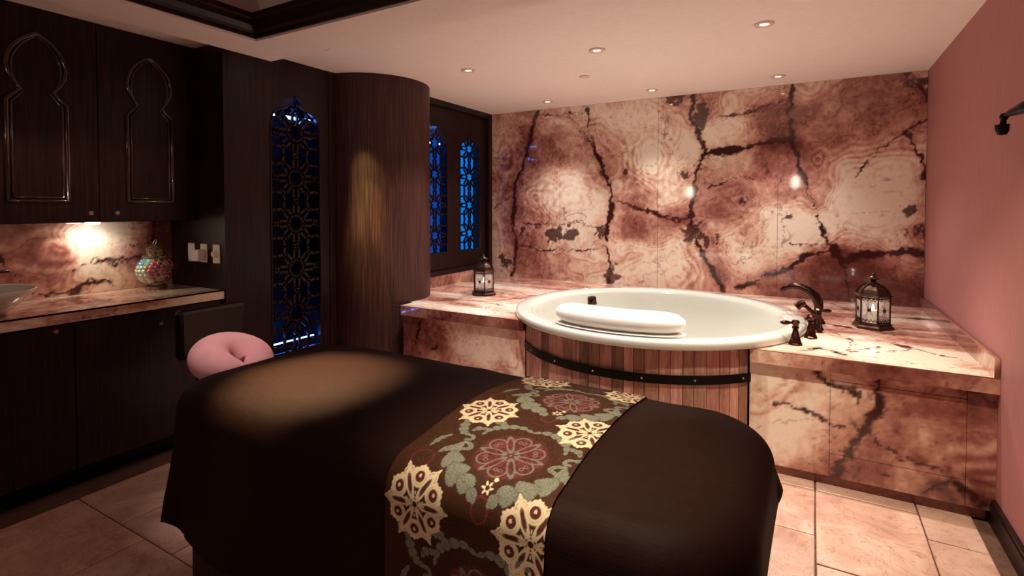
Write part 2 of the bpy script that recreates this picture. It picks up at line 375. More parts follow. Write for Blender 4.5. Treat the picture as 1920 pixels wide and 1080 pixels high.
# ---- back wall of polished stone slabs
wall_back = structure(box('wall_back', -3.85, XR, YB+.024, YB+.12, -.009, 2.6, M['darkwall']))
def bw(zx, zy):   # point of an enlarged view of the photograph -> (X, Z) on the back wall
    p = at(880+zx*.4814, 100+zy*.4814, Y=YB); return (p[0], p[2])
def bl(lst): return [bw(*q) for q in lst]
S = .4814*5.2/987   # metres per enlarged pixel, roughly
V = [(.018, [(265, 215), (245, 310), (215, 420), (180, 500), (170, 640), (185, 760), (165, 870)]), (.024, [(455, 215), (470, 330), (510, 420), (555, 540), (545, 640), (530, 740), (550, 890)]),
     (.010, [(430, 300), (470, 350), (500, 410)]), (.018, [(880, 150), (862, 250), (900, 340), (920, 380)]), (.014, [(920, 380), (890, 470), (858, 620), (870, 690)]), (.014, [(870, 690), (920, 800), (990, 930)]),
     (.026, [(1265, 110), (1245, 240), (1255, 340)]), (.018, [(1255, 340), (1290, 440), (1330, 560), (1370, 660), (1400, 740), (1450, 800)]), (.030, [(920, 390), (1010, 375), (1090, 362), (1160, 345), (1255, 340)]),
     (.011, [(980, 245), (1060, 235), (1150, 205), (1250, 180)]), (.024, [(1050, 910), (1150, 870), (1250, 830), (1320, 785), (1400, 765)]), (.028, [(1400, 755), (1450, 805), (1560, 780), (1650, 770), (1720, 770), (1790, 790)]),
     (.010, [(580, 575), (660, 600), (740, 625), (800, 645), (855, 640)]), (.010, [(260, 240), (330, 240), (380, 235), (440, 225)]), (.004, [(200, 660), (280, 665), (350, 672), (420, 660), (520, 690)]),
     (.006, [(190, 740), (280, 770), (350, 760), (440, 775), (530, 755)]), (.010, [(930, 520), (1000, 495), (1060, 475), (1110, 480)]), (.016, [(1690, 75), (1740, 120), (1790, 180)]),
     (.004, [(1500, 480), (1560, 400), (1640, 340), (1690, 300), (1790, 250)]), (.012, [(1690, 300), (1740, 350), (1770, 450), (1785, 560)]), (.003, [(1250, 745), (1330, 745), (1400, 740)]), (.008, [(100, 600), (160, 560)]), (.008, [(1450, 800), (1470, 870), (1480, 970)])]
LB = [(1170, 700, 110, 95, .55), (1330, 680, 70, 60, .35), (350, 560, 150, 70, .35), (350, 690, 150, 50, .35), (280, 460, 70, 60, .3), (430, 460, 70, 60, .3), (705, 420, 80, 90, .35), (770, 550, 70, 60, .5), (1640, 480, 110, 160, .5), (1560, 640, 130, 60, .35), (840, 380, 50, 70, .4), (1090, 160, 110, 60, .3), (770, 830, 110, 70, .35),
      (660, 750, 60, 40, .4), (980, 300, 80, 50, .35), (600, 230, 120, 40, .2), (1090, 790, 60, 60, .3), (310, 320, 50, 60, .2), (120, 300, 40, 90, .25),
      (1420, 240, 130, 190, -.3), (1600, 170, 120, 90, -.25), (1350, 880, 200, 60, -.4), (1620, 870, 170, 70, -.4), (1050, 540, 130, 90, -.25), (640, 680, 90, 50, -.28), (430, 840, 100, 40, -.28), (270, 840, 80, 40, -.2), (910, 190, 50, 80, -.35), (1000, 850, 60, 60, -.25), (350, 290, 60, 25, -.3), (1250, 400, 60, 40, -.2)]
EY = [(300, 565, .22, .06, 1.1), (410, 565, .22, .06, 1.1), (705, 420, .30, .062, 1.3), (1615, 590, .17, .045, 1.3), (1225, 722, .12, .05, .8), (1345, 710, .18, .05, 1.1), (800, 880, .26, .07, 1.0), (160, 370, .2, .06, 1.4), (610, 400, .12, .04, 1.2), (600, 320, .14, .05, .9), (1350, 410, .09, .035, 1)]
BT = [(325, 705, 55, 36, .95), (395, 705, 48, 36, .95), (205, 690, 18, 24, .9), (508, 695, 26, 26, .9), (865, 700, 75, 55, .72), (940, 730, 60, 40, .6), (140, 800, 50, 60, .66), (905, 245, 32, 55, .9), (790, 185, 50, 30, .85), (560, 860, 40, 50, .7), (1075, 580, 30, 22, .75), (1250, 640, 16, 10, 1), (1760, 700, 40, 28, .8), (1740, 110, 60, 45, .7), (610, 470, 30, 45, .6), (840, 470, 40, 30, .62), (1720, 605, 38, 24, .7)]
wv_ = [(a, bl(p)) for a, p in V]
wl_ = [(*bw(x, y), rx*S, ry*S, a) for x, y, rx, ry, a in LB]
we_ = [(*bw(x, y), R, lam, asp) for x, y, R, lam, asp in EY]
wb_ = [(*bw(x, y), rx*S, ry*S, a) for x, y, rx, ry, a in BT]
wall_field = lambda u, v: stone(u, v, 1, wv_, wl_, we_, wb_, base=.53, cracks=.55)
xs = [XL-.1, -2.23, -1.245, -.258, XR-.001]
for a, b in zip(xs[:-1], xs[1:]):
    slab('stone_slab', (a+.0012, YB, ZD-.03), (1, 0, 0), (0, 0, 1), b-a-.0024, ZC-ZD+.029, .02, .0082, wall_field, wall_back, uv=(a, ZD-.03))
# generic fields for the other stones
def gfield(seed, **k): return lambda u, v: stone(u, v, seed, **k)

# ---- backsplash behind the counter
def bs(zx, zy): p = at(zx/2.842, 380+zy/2.842, X=XW); return (p[1], p[2])
bsf_v = [(.016, [bs(*q) for q in p]) for p in ([(0, 280), (60, 380), (150, 470), (250, 500), (360, 480), (480, 430), (600, 420)], [(520, 330), (650, 300), (740, 290)], [(660, 235), (760, 215), (900, 210)], [(820, 100), (815, 220)])]+[(.004, [bs(*q) for q in [(380, 370), (500, 310), (600, 340), (760, 270)]])]
bsf_l = [(*bs(430, 200), .22, .16, .75), (*bs(400, 380), .12, .1, .4), (*bs(180, 300), .13, .14, -.35), (*bs(60, 150), .15, .12, .1), (*bs(850, 150), .12, .12, -.35), (*bs(680, 400), .2, .06, .15), (*bs(620, 130), .2, .06, .2)]
bsf_e = [(*bs(650, 80), .25, .05, .5), (*bs(180, 290), .2, .06, 1.2)]
backsplash = thing('backsplash', (XW, 1.2, ZCT), 'red and cream stone backsplash under the wall cabinet', 'backsplash')
slab('stone_slab', (XW, -.3, ZCT+.001), (0, 1, 0), (0, 0, 1), YSW+.3-.002, .47, .018, .009, lambda u, v: stone(u, v, 5, bsf_v, bsf_l, bsf_e, base=.5, cracks=.3), backsplash, uv=(-.3, ZCT))

# ================================================================== BATH DECK
deck = thing('bath_deck', (-.95, 3.9, 0), 'stone-clad bath deck of red and cream slabs around the round tub', 'bath deck')
def dk(x, y): p = at(x, y, Z=ZD); return (p[0], p[1])
dv = [(.012, [dk(*q) for q in p]) for p in ([(820, 560), (880, 563), (915, 566), (970, 560), (1010, 553)], [(913, 566), (945, 575)], [(1560, 570), (1600, 585), (1610, 600)], [(1500, 657), (1540, 655), (1580, 665)])]+[(.03, [dk(*q) for q in p]) for p in ([(1660, 640), (1700, 650)], [(1550, 607), (1600, 615)], [(1640, 593), (1760, 600)])]+[(.005, [dk(*q) for q in p]) for p in ([(1570, 625), (1600, 640), (1590, 660), (1650, 650)], [(1640, 660), (1720, 655), (1800, 675)])]
dl_ = [(*dk(960, 545), .6, .4, .4), (*dk(860, 575), .4, .2, .35), (*dk(1620, 645), .25, .2, .45), (*dk(1760, 670), .25, .12, .4), (*dk(1720, 600), .3, .15, .15), (*dk(1780, 625), .2, .1, -.2)]
ck = lambda Q: (((Q[..., 0]-TUB[0])**2+(Q[..., 1]-TUB[1])**2) < .915**2) | (((Q[..., 0]-COLC[0])**2+(Q[..., 1]-COLC[1])**2) < (COLR-.002)**2)
DX0 = -2.70
slab('deck_slab', (XL+.001, YD-.03, ZD), (1, 0, 0), (0, 1, 0), XR-XL-.002, YB-YD+.03-.001, .004, .0115, lambda u, v: stone(u, v, 11, dv, dl_, (), (), base=.56, cracks=.5, flow=(.8, 2.2)), deck, drop=lambda Q: ck(Q) | ((Q[..., 0] < DX0) & (Q[..., 1] < YD+.13)), uv=(XL, YD-.03))
def fp(x, y): p = at(x, y, Y=YD); return (p[0], p[2])
fv = [(.022, [fp(*q) for q in [(1655, 715), (1640, 770), (1610, 820), (1585, 855), (1570, 905)]]), (.006, [fp(*q) for q in [(1450, 755), (1510, 770), (1580, 797)]]), (.008, [fp(*q) for q in [(1530, 695), (1560, 720), (1600, 740)]]), (.006, [fp(*q) for q in [(1640, 825), (1700, 860), (1765, 885)]]), (.01, [fp(*q) for q in [(1735, 920), (1790, 910), (1840, 930)]]), (.008, [fp(*q) for q in [(1800, 725), (1870, 755)]]), (.004, [fp(*q) for q in [(1650, 880), (1700, 900)]]),
      (.010, [fp(*q) for q in [(790, 590), (785, 620), (778, 650)]])]
fl_ = [(*fp(1480, 830), .2, .16, .5), (*fp(1560, 800), .2, .2, .2), (*fp(1760, 810), .1, .1, .3), (*fp(1650, 770), .12, .1, .15), (*fp(1610, 900), .1, .05, -.3), (*fp(1830, 950), .15, .07, -.35), (*fp(1780, 740), .25, .05, -.3), (*fp(900, 630), .25, .15, .35), (*fp(960, 640), .05, .2, -.2), (*fp(810, 640), .08, .08, -.2), (*fp(1445, 715), .12, .06, .2)]
fe_ = [(*fp(1440, 705), .3, .07, .7), (*fp(1870, 900), .3, .07, 1.0), (*fp(825, 620), .12, .05, .8)]
fb_ = [(*fp(1610, 800), .07, .06, .75), (*fp(1600, 740), .05, .04, .8), (*fp(1835, 935), .05, .04, .75), (*fp(815, 650), .06, .05, .7)]
ffield = lambda u, v: stone(u, v, 21, fv, fl_, fe_, fb_, base=.60, cracks=.35)
XA, XB = -1.642, -.288     # where the barrel leaves and rejoins the deck front
# apron strip under the deck edge and the front panels, with the removable access panel as its own piece
for a, b, nm in ((DX0, XA-.006, 'apron'), (XB+.006, XR-.001, 'apron')):
    slab(nm, (a, YD-.0305, ZD-.072), (1, 0, 0), (0, 0, 1), b-a, .0675, .05, .0115, gfield(31, base=.45, cracks=.7), deck, uv=(a, ZD))
zt = ZD-.074; AX0, AX1, AZ0, AZ1 = fp(1556, 800)[0], fp(1812, 800)[0], .17, .535
for a, b, z0, z1, nm in ((DX0, XA-.004, .05, zt, 'front_panel'), (XB+.004, AX0-.002, .05, zt, 'front_panel'), (AX1+.002, XR-.001, .05, zt, 'front_panel'), (AX0, AX1, AZ1+.002, zt, 'front_panel'), (AX0, AX1, .05, AZ0-.002, 'front_panel'), (AX0, AX1, AZ0, AZ1, 'access_panel')):
    slab(nm, (a, YD+(.0 if nm == 'front_panel' else -.0015), z0), (1, 0, 0), (0, 0, 1), b-a, z1-z0, .02, .0105, ffield, deck, uv=(a, z0))
box('core', DX0+.01, XA-.02, YD+.022, 3.2, 0, zt, M['black'], deck)
box('core', XB+.02, XR-.002, YD+.022, 3.2, 0, zt, M['black'], deck)
slab('plinth', (DX0, YD+.018, 0), (1, 0, 0), (0, 0, 1), XA-.02-DX0, .05, .01, .02, gfield(41, base=.4, cracks=.2), deck, uv=(0, 0))
slab('plinth', (XB+.02, YD+.018, 0), (1, 0, 0), (0, 0, 1), XR-.03-XB-.02, .05, .01, .02, gfield(42, base=.4, cracks=.2), deck, uv=(0, 0))
# upstands along the side walls
slab('upstand', (XR-.022, YB-.002, ZD), (0, -1, 0), (0, 0, 1), YB-YD+.028, .085, .02, .0115, gfield(51, base=.30, cracks=.9), deck)
slab('upstand', (XL+.022, 3.66, ZD), (0, 1, 0), (0, 0, 1), YB-3.662, .10, .02, .0115, gfield(52, base=.32, cracks=.9), deck)

# ================================================================== TUB AND BARREL
tub = thing('bathtub', (TUB[0], TUB[1], .05), 'round white drop-in bathtub set in the stone deck', 'bathtub')
prof = [(.905, ZD+.003), (TUBR-.004, ZD+.003), (TUBR, ZD+.012), (TUBR, ZD+.032), (TUBR-.006, ZD+.046), (TUBR-.02, ZD+.052), (.86, ZD+.050), (.835, ZD+.047), (.815, ZD+.038), (.803, ZD+.015), (.79, .60), (.765, .50), (.735, .38), (.70, .30), (.63, .255), (.5, .235), (.0, .228)]
MB().lathe([(r, z-.05) for r, z in prof], (TUB[0], TUB[1], .05), 128, caps=False).out('shell', M['white'], tub, smooth=True)
MB().lathe([(0, .2285), (.034, .2285), (.034, .234), (.028, .238), (0, .236)], (TUB[0], TUB[1], 0), 24).out('drain', M['bronze'], tub, smooth=True, sharp=40)
a = math.atan2(4.18-TUB[1], -1.673-TUB[0])
def rot2(p, a, c, r): return (c[0]+math.cos(a)*(r-p[1])-math.sin(a)*p[0], c[1]+math.sin(a)*(r-p[1])+math.cos(a)*p[0])
v = []
for (lx, z, dpt) in [(-.045, .585, .0), (.045, .585, 0), (.036, .66, 0), (-.036, .66, 0), (-.04, .59, .022), (.04, .59, .022), (.03, .65, .032), (-.03, .65, .032)]:
    p = rot2((lx, dpt), a, TUB, .80 if z < .62 else .808); v.append((p[0], p[1], z))
ov = put('overflow', v, [(0, 1, 2, 3), (4, 5, 6, 7), (0, 1, 5, 4), (1, 2, 6, 5), (2, 3, 7, 6), (3, 0, 4, 7)], M['bronze'], tub, bevel=.003)
p0 = rot2((-.014, .036), a, TUB, .803); p1 = rot2((.02, .04), a, TUB, .803)
MB().tube([(p0[0], p0[1], .632), (p1[0], p1[1], .612)], [.005, .009], 8).out('lever', M['bronze'], ov, smooth=True)
MB().lathe([(0, 0), (.02, 0), (.02, .003), (.016, .005), (0, .005)], (TUB[0]+.885*math.cos(a), TUB[1]+.885*math.sin(a), ZD+.051), 20).out('air_button', M['white'], tub, smooth=True, sharp=40)

barrel = thing('barrel_surround', (TUB[0], YD-.15, 0), 'weathered wood barrel front with a black iron band below the tub', 'barrel front')
aL = math.atan2(YD-TUB[1], XA-TUB[0]); aR = math.atan2(YD-TUB[1], XB-TUB[0])
rr = random.Random(5); ang = aL+.004; ztop = ZD+.002
while ang < aR-.02:
    wd = rr.uniform(.052, .075)/BARR; b = min(ang+wd, aR-.004)
    if aR-.004-b < .03: b = aR-.004
    r0 = BARR+rr.uniform(-.003, .002); g = .0016
    A = [ang+g, (ang+b)/2, b-g]; v = []
    for z in (0.0, ztop):
        for q in A: v.append((TUB[0]+r0*math.cos(q), TUB[1]+r0*math.sin(q), z))
        for q in A[::-1]: v.append((TUB[0]+(r0-.022)*math.cos(q), TUB[1]+(r0-.022)*math.sin(q), z))
    f = [(0, 1, 2, 3, 4, 5), (6, 7, 8, 9, 10, 11)]+[(i, (i+1) % 6, 6+(i+1) % 6, 6+i) for i in range(6)]
    put('plank', v, f, M['plank'], barrel, bevel=.0015)
    ang = b
def arcstrip(r0, r1, a0, a1, z0, z1, n=48):
    v = []
    for i in range(n+1):
        q = a0+(a1-a0)*i/n
        for r, z in ((r1, z0), (r1, z1), (r0, z1), (r0, z0)): v.append((TUB[0]+r*math.cos(q), TUB[1]+r*math.sin(q), z))
    f = [(i*4+k, i*4+(k+1) % 4, i*4+4+(k+1) % 4, i*4+4+k) for i in range(n) for k in range(4)]+[(0, 1, 2, 3), (n*4, n*4+1, n*4+2, n*4+3)]
    return v, f
band = put('iron_band', *arcstrip(BARR+.003, BARR+.011, aL-.03, aR+.02, .468, .515), M['black'], barrel)
for q in np.linspace(aL+.16, aR-.05, 6):
    bm_ = bmesh.new(); bmesh.ops.create_uvsphere(bm_, u_segments=10, v_segments=6, radius=.0065)
    vv = [Vector((TUB[0]+(BARR+.011)*math.cos(q), TUB[1]+(BARR+.011)*math.sin(q), .491))+x.co for x in bm_.verts]; ff = [[y.index for y in x.verts] for x in bm_.faces]; bm_.free()
    put('rivet', vv, ff, M['nickel'], band, smooth=True)

# bath pillow lying on the front rim
pts, rad = [], []
for i in range(25):
    t = i/24; q = math.radians(-118+56*t); e = (1-abs(2*t-1)**7)**.5 if 0 < t < 1 else .2
    pts.append((TUB[0]+.80*math.cos(q), TUB[1]+.80*math.sin(q), ZD+.052+.064)); rad.append(.092*max(e, .2))
bp = MB().tube(pts, rad, 20, squash=.68).out('bath_pillow', M['pillow'], smooth=True, subd=1)
props(bp, 'white padded bath pillow curving along the near tub rim', 'bath pillow')
MB().tube([(x, y, ZD+.0575) for x, y, z in pts], [r*.96 for r in rad], 16, squash=.08).out('seam_base', M['pillow'], bp, smooth=True)

# ================================================================== TAPS
def oct_base(mb, c, h=.085, r=.036):
    return mb.lathe([(r, 0), (r, .008), (r*.92, .012), (r*.62, h*.5), (r*.42, h*.85), (r*.40, h), (r*.52, h+.004), (r*.52, h+.012), (r*.3, h+.016)], c, 8, math.pi/8)
def tap(x, y, yaw, label):
    t = thing('tub_tap', (x, y, ZD), label, 'tap', 'tub taps')
    oct_base(MB(), (x, y, ZD)).out('base', M['bronze'], t)
    MB().lathe([(.014, .10), (.017, .108), (.022, .122), (.016, .132), (0, .134)], (x, y, ZD), 8, math.pi/8).out('cap', M['bronze'], t)
    d = Vector((math.cos(yaw), math.sin(yaw), 0)); p = Vector((x, y, ZD+.118))
    MB().tube([p, p+d*.025, p+d*.045, p+d*.065, p+d*.078], [.006, .006, .012, .011, .004], 10).out('lever', M['bronze'], t, smooth=True)
def push(px, py, r):   # keep the foot on the deck just outside the tub rim
    p = at(px, py, Z=ZD); q = math.atan2(p[1]-TUB[1], p[0]-TUB[0]); return TUB[0]+r*math.cos(q), TUB[1]+r*math.sin(q)
tap(*push(1487, 645, .978), math.radians(200), 'front bronze tub tap with its lever pointing at the tub')
tap(*push(1517, 633, .980), math.radians(250), 'middle bronze tub tap between the other two')
tap(*push(1538, 619, .995), math.radians(20), 'rear bronze tub tap at the foot of the spout')
sx, sy = push(1536, 606, 1.03)
sp = thing('tub_spout', (sx, sy, ZD), 'tall curved bronze tub spout arching over the rim', 'faucet')
oct_base(MB(), (sx, sy, ZD), .07, .046).out('base', M['bronze'], sp)
pts = [(0, .05), (.006, .09), (.002, .13), (-.018, .172), (-.055, .206), (-.105, .226), (-.155, .228), (-.195, .212), (-.215, .190)]
MB().tube([(sx+a*.97, sy-a*.06, ZD+b) for a, b in pts], [.021, .026, .029, .030, .028, .024, .021, .019, .017], 14, up=(0, 1, 0), squash=1.25).out('spout', M['bronze'], sp, smooth=True)
hx, hy = push(1524, 622, 1.0)
hs_ = thing('hand_shower', (hx, hy, ZD), 'slim bronze hand shower leaning in front of the spout', 'hand shower')
MB().lathe([(.022, 0), (.022, .006), (.012, .014), (.010, .075), (.016, .08), (.016, .10), (.01, .104)], (hx, hy, ZD), 12).out('holder', M['bronze'], hs_, smooth=True, sharp=40)
hp = [Vector((hx+.008, hy-.02, ZD+.080)), Vector((hx-.03, hy-.035, ZD+.12)), Vector((hx-.062, hy-.048, ZD+.152)), Vector((hx-.082, hy-.052, ZD+.170))]
MB().tube(hp, [.010, .013, .011, .012], 12).out('handle', M['bronze'], hs_, smooth=True)
MB().tube([hp[3]+Vector((.012, 0, .012)), hp[3]+Vector((-.012, 0, 0)), hp[3]+Vector((-.034, 0, -.02))], [.014, .02, .024], 14).out('head', M['bronze'], hs_, smooth=True, sharp=50)

# ================================================================== LANTERNS
def lantern(x, y, rz, label):
    c = (x, y, ZD); t = thing('lantern', c, label, 'lantern', 'candle lanterns on the bath deck'); s = .168; Rr = .088
    a6 = [rz+math.radians(60*i+30) for i in range(6)]
    MB().lathe([(Rr+.024, 0), (Rr+.024, .014), (Rr+.012, .024), (Rr+.010, .034), (Rr-.004, .036)], c, 6, a6[0]).out('base', M['lantern'], t)
    MB().lathe([(Rr-.004, .198), (Rr+.014, .199), (Rr+.016, .207), (Rr-.002, .212), (Rr-.006, .222), (Rr-.014, .238), (Rr-.034, .258), (Rr-.06, .272), (.018, .276)], c, 6, a6[0]).out('roof', M['lantern'], t)
    MB().lathe([(.02, .272), (.014, .283), (.02, .288), (.012, .292), (.035, .303), (.036, .308), (.014, .318), (.009, .326), (.011, .332), (.005, .342), (0, .343)], c, 14).out('finial', M['lantern'], t, smooth=True, sharp=40)
    for i, q in enumerate(a6):
        px, py = x+Rr*math.cos(q), y+Rr*math.sin(q)
        MB().tube([(px, py, ZD+.034), (px, py, ZD+.200)], .0055, 6).out('post', M['lantern'], t)
        MB().tube([(x+(Rr+.004)*math.cos(q), y+(Rr+.004)*math.sin(q), ZD+.212), (x+(Rr-.010)*math.cos(q), y+(Rr-.010)*math.sin(q), ZD+.241), (x+(Rr-.034)*math.cos(q), y+(Rr-.034)*math.sin(q), ZD+.262), (x+.03*math.cos(q), y+.03*math.sin(q), ZD+.277)], .0035, 6).out('rib', M['lantern'], t)
        q2 = a6[(i+1) % 6]; A = Vector((px, py, 0)); B = Vector((x+Rr*math.cos(q2), y+Rr*math.sin(q2), 0)); mid = (A+B)/2; n = (mid-Vector((x, y, 0))).normalized(); u = (B-A).normalized(); hw = (B-A).length/2-.005
        def P(l, z, d=0): return mid+u*l+n*d+Vector((0, 0, ZD+z))
        pane = MB().add([P(-hw, .04, -.001), P(hw, .04, -.001), P(hw, .196, -.001), P(-hw, .196, -.001), P(-hw, .04, .001), P(hw, .04, .001), P(hw, .196, .001), P(-hw, .196, .001)], [(0, 1, 2, 3), (4, 5, 6, 7), (0, 1, 5, 4), (1, 2, 6, 5), (2, 3, 7, 6), (3, 0, 4, 7)]).out('pane', M['glass'], t)
        for zb, zm, zr in ((.186, .172, .19), (.046, .064, .042)):   # scalloped pierced trim, top and bottom
            k = MB()
            for j in range(4):
                l0 = -hw+2*hw*j/4; l1 = l0+hw/2; lm = (l0+l1)/2
                k.tube([P(l0, zb, .002), P(lm, zm, .002), P(l1, zb, .002)], .0022, 5)
            k.tube([P(-hw, zr, .001), P(hw, zr, .001)], .004, 5)
            k.out('fretwork', M['lantern'], pane)
        k = MB(); ctr = P(0, .118, .004)
        for j in range(8):
            b = 2*math.pi*j/8; k.tube([ctr, ctr+u*.010*math.cos(b)+Vector((0, 0, .010*math.sin(b)))], [.003, .0045], 5)
        for a_, b_ in ((-1, 1), (1, 1), (-1, -1), (1, -1)): k.tube([ctr, ctr+u*.02*a_+Vector((0, 0, .035*b_))], [.0014, .001], 4)
        k.out('rosette', M['lantern'], pane)
    cd = MB().lathe([(0, 0), (.028, 0), (.028, .07), (.024, .073), (0, .068)], (x, y, ZD+.036), 18).out('candle', mat('candle_wax', srgb(250, 236, 214), .5), t, smooth=True, sharp=40)
    MB().lathe([(.001, .07), (.006, .078), (.008, .088), (.004, .102), (0, .110)], (x, y, ZD+.036), 10).out('flame', emit('flame', (1, .8, .6, 1), 14), cd, smooth=True)
    pl = point('candle_light', (x, y, ZD+.16), .12, (1, .85, .75), .01)
lantern(*dk(1636, 614)[:2], math.radians(12), 'dark bronze glass lantern beside the tub taps near the pink wall')
lantern(*dk(907, 552)[:2], math.radians(38), 'dark bronze glass lantern on the deck below the blue windows')

# ================================================================== COLUMN
column = thing('column', (COLC[0], COLC[1], 0), 'round dark wood veneered column between door screen and bath', 'column')
def arcpts(a0, a1, r, n): return [(COLC[0]+r*math.cos(math.radians(a0+(a1-a0)*i/n)), COLC[1]+r*math.sin(math.radians(a0+(a1-a0)*i/n))) for i in range(n+1)]
def shell(a0, a1, nm):
    o = arcpts(a0, a1, COLR, 30); i_ = arcpts(a0, a1, COLR-.03, 30)[::-1]; pts = o+i_; n = len(pts)
    v = [(x, y, z) for z in (0.0, ZC-.001) for x, y in pts]; m_ = len(o)
    f = [(k, k+1, n+k+1, n+k) for k in range(m_-1)]+[(k, (k+1) % n, n+(k+1) % n, n+k) for k in range(m_-1, n)]
    f += [(k, k+1, n-2-k, n-1-k) for k in range(m_-1)]+[(n+k, n+k+1, 2*n-2-k, 2*n-1-k) for k in range(m_-1)]
    put(nm, v, f, M['column'], column, smooth=True, sharp=30)
shell(-86, 6.3, 'veneer_panel'); shell(6.7, 72, 'veneer_panel')

# ================================================================== LATTICE WORK
def clipseg(a, b, x0, x1, y0, y1):
    t0, t1 = 0.0, 1.0; dx, dy = b[0]-a[0], b[1]-a[1]
    for p, q in ((-dx, a[0]-x0), (dx, x1-a[0]), (-dy, a[1]-y0), (dy, y1-a[1])):
        if abs(p) < 1e-9:
            if q < 0: return None
        else:
            r = q/p
            if p < 0: t0 = max(t0, r)
            else: t1 = min(t1, r)
    if t1-t0 < 1e-3: return None
    return (a[0]+t0*dx, a[1]+t0*dy), (a[0]+t1*dx, a[1]+t1*dy)
def rosette_segments(c):
    """straight members of one square cell of side c, centred at 0"""
    S_ = []; h = c/2; r1, hw, sh = .145*c, .062*c, .06*c
    for k in range(8):
        a = math.radians(45*k); r2 = h if k % 2 == 0 else h*.93; ca, sa = math.cos(a), math.sin(a)
        hx = [(r1, 0), (r1+sh, hw), (r2-sh, hw), (r2, 0), (r2-sh, -hw), (r1+sh, -hw)]
        hx = [(x*ca-y*sa, x*sa+y*ca) for x, y in hx]
        S_ += [(hx[i], hx[(i+1) % 6]) for i in range(6)]
    d = h*.93*math.cos(math.radians(45))
    for sx_ in (-1, 1):
        for sy_ in (-1, 1):
            S_ += [((sx_*d, sy_*d), (sx_*d*.90, sy_*h)), ((sx_*d, sy_*d), (sx_*h, sy_*d*.90))]
    return S_
def lattice(name, X, y0, y1, z0, z1, c, zc, wd, dep, mat_, parent, arch=None):
    mb = MB(); yc = (y0+y1)/2; seen = set()
    for i in (-1, 0, 1):
        for j in range(-6, 7):
            for a, b in rosette_segments(c):
                A = (yc+i*c+a[0], zc+j*c+a[1]); B = (yc+i*c+b[0], zc+j*c+b[1]); q = clipseg(A, B, y0, y1, z0, z1)
                if not q: continue
                key = tuple(sorted(((round(q[0][0], 3), round(q[0][1], 3)), (round(q[1][0], 3), round(q[1][1], 3)))))
                if key in seen: continue
                seen.add(key)
                A, B = q
                if arch and (min(A[1], B[1]) > arch(((A[0]+B[0])/2-yc))): continue
                d = Vector((B[0]-A[0], B[1]-A[1])); d.normalize(); n = Vector((-d.y, d.x))*wd/2; e = d*wd*.35
                P4 = [(A[0]-e.x+n.x, A[1]-e.y+n.y), (B[0]+e.x+n.x, B[1]+e.y+n.y), (B[0]+e.x-n.x, B[1]+e.y-n.y), (A[0]-e.x-n.x, A[1]-e.y-n.y)]
                mb.poly([(X, p, q_) for p, q_ in P4], (-dep, 0, 0))
    return mb.out(name, mat_, parent)
def ogee(hw, zs, h):
    K = [(1.0, 0), (.99, .16), (.90, .24), (.93, .34), (.86, .44), (.70, .53), (.48, .60), (.30, .67), (.16, .77), (.06, .90), (0, 1.0)]
    def f(dy):
        t = min(1, abs(dy)/hw); kk = sorted(K)
        for (a, za), (b, zb) in zip(kk[:-1], kk[1:]):
            if a <= t <= b: return zs+h*(za+(zb-za)*(t-a)/max(1e-6, b-a))
        return zs
    f.pts = [(k*hw, zs+h*z) for k, z in K]; return f
def arched_panel(mb, X, dep, Y0, Y1, Z0, Z1, holes):
    """board facing +X with arched openings; holes = (y0, y1, z0, ogee)"""
    cur = Y0
    for y0, y1, z0, og in holes:
        mb.box(X-dep, X, cur, y0, Z0, Z1); mb.box(X-dep, X, y0, y1, Z0, z0); yc = (y0+y1)/2
        pts = [(yc-a, z) for a, z in og.pts]+[(yc+a, z) for a, z in og.pts[::-1][1:]]
        pts = sorted(set((round(p, 5), round(z, 5)) for p, z in pts))
        mono = [pts[0]]
        for p in pts[1:]:
            if p[0] > mono[-1][0]+1e-5: mono.append(p)
        for (a, za), (b, zb) in zip(mono[:-1], mono[1:]):
            mb.poly([(X, a, za), (X, b, zb), (X, b, Z1), (X, a, Z1)], (-dep, 0, 0))
        cur = y1
    mb.box(X-dep, X, cur, Y1, Z0, Z1); return mb
def arch_bead(X, yc, z0, og, r=.008):
    L_ = [(X, yc-og.pts[0][0], z0)]+[(X, yc-a, z) for a, z in og.pts]; R_ = [(X, yc+a, z) for a, z in og.pts[::-1][1:]]+[(X, yc+og.pts[0][0], z0)]
    return MB().tube(L_+R_+[L_[0]], r, 6, up=(1, 0, 0))

# ---- tall door unit with the floor-length screen
ly0, ly1, lz0, lz1 = 2.235, 2.635, .40, 1.93
og = ogee((ly1-ly0)/2, lz1, .235)
tall = thing('tall_unit', (-3.4, 2.35, 0), 'tall dark wood unit with a floor-length lattice door', 'tall cabinet')
box('side_panel', XW, XLAT+.012, YSW, YSW+.03, 0, ZC-.001, M['wenge'], tall)
box('stile', XLAT-.03, XLAT+.012, YSW+.031, 2.165, 0, ZC-.001, M['wenge'], tall)
arched_panel(MB(), XLAT, .03, 2.169, 2.715, 0, ZC-.001, [(ly0, ly1, lz0, og)]).out('door_board', M['wenge'], tall)
box('stile', XLAT-.03, XLAT+.004, 2.718, 2.80, 0, ZC-.001, M['wenge'], tall)
arch_bead(XLAT, (ly0+ly1)/2, lz0, og, .007).out('bead', M['wenge'], tall, smooth=True)
lattice('lattice', XLAT-.006, ly0-.004, ly1+.004, lz0-.004, 2.17, .312, 1.285, .017, .014, M['wenge'], tall, og)
nb = MB().box(-3.50, -3.49, 2.15, 2.70, .3, 2.3).box(-3.49, XLAT-.04, 2.15, 2.16, .3, 2.3).box(-3.49, XLAT-.04, 2.69, 2.70, .3, 2.3).box(-3.49, XLAT-.04, 2.16, 2.69, .29, .30).box(-3.49, XLAT-.04, 2.16, 2.69, 2.2, 2.21)
nb.out('niche', M['blackbox'], tall)
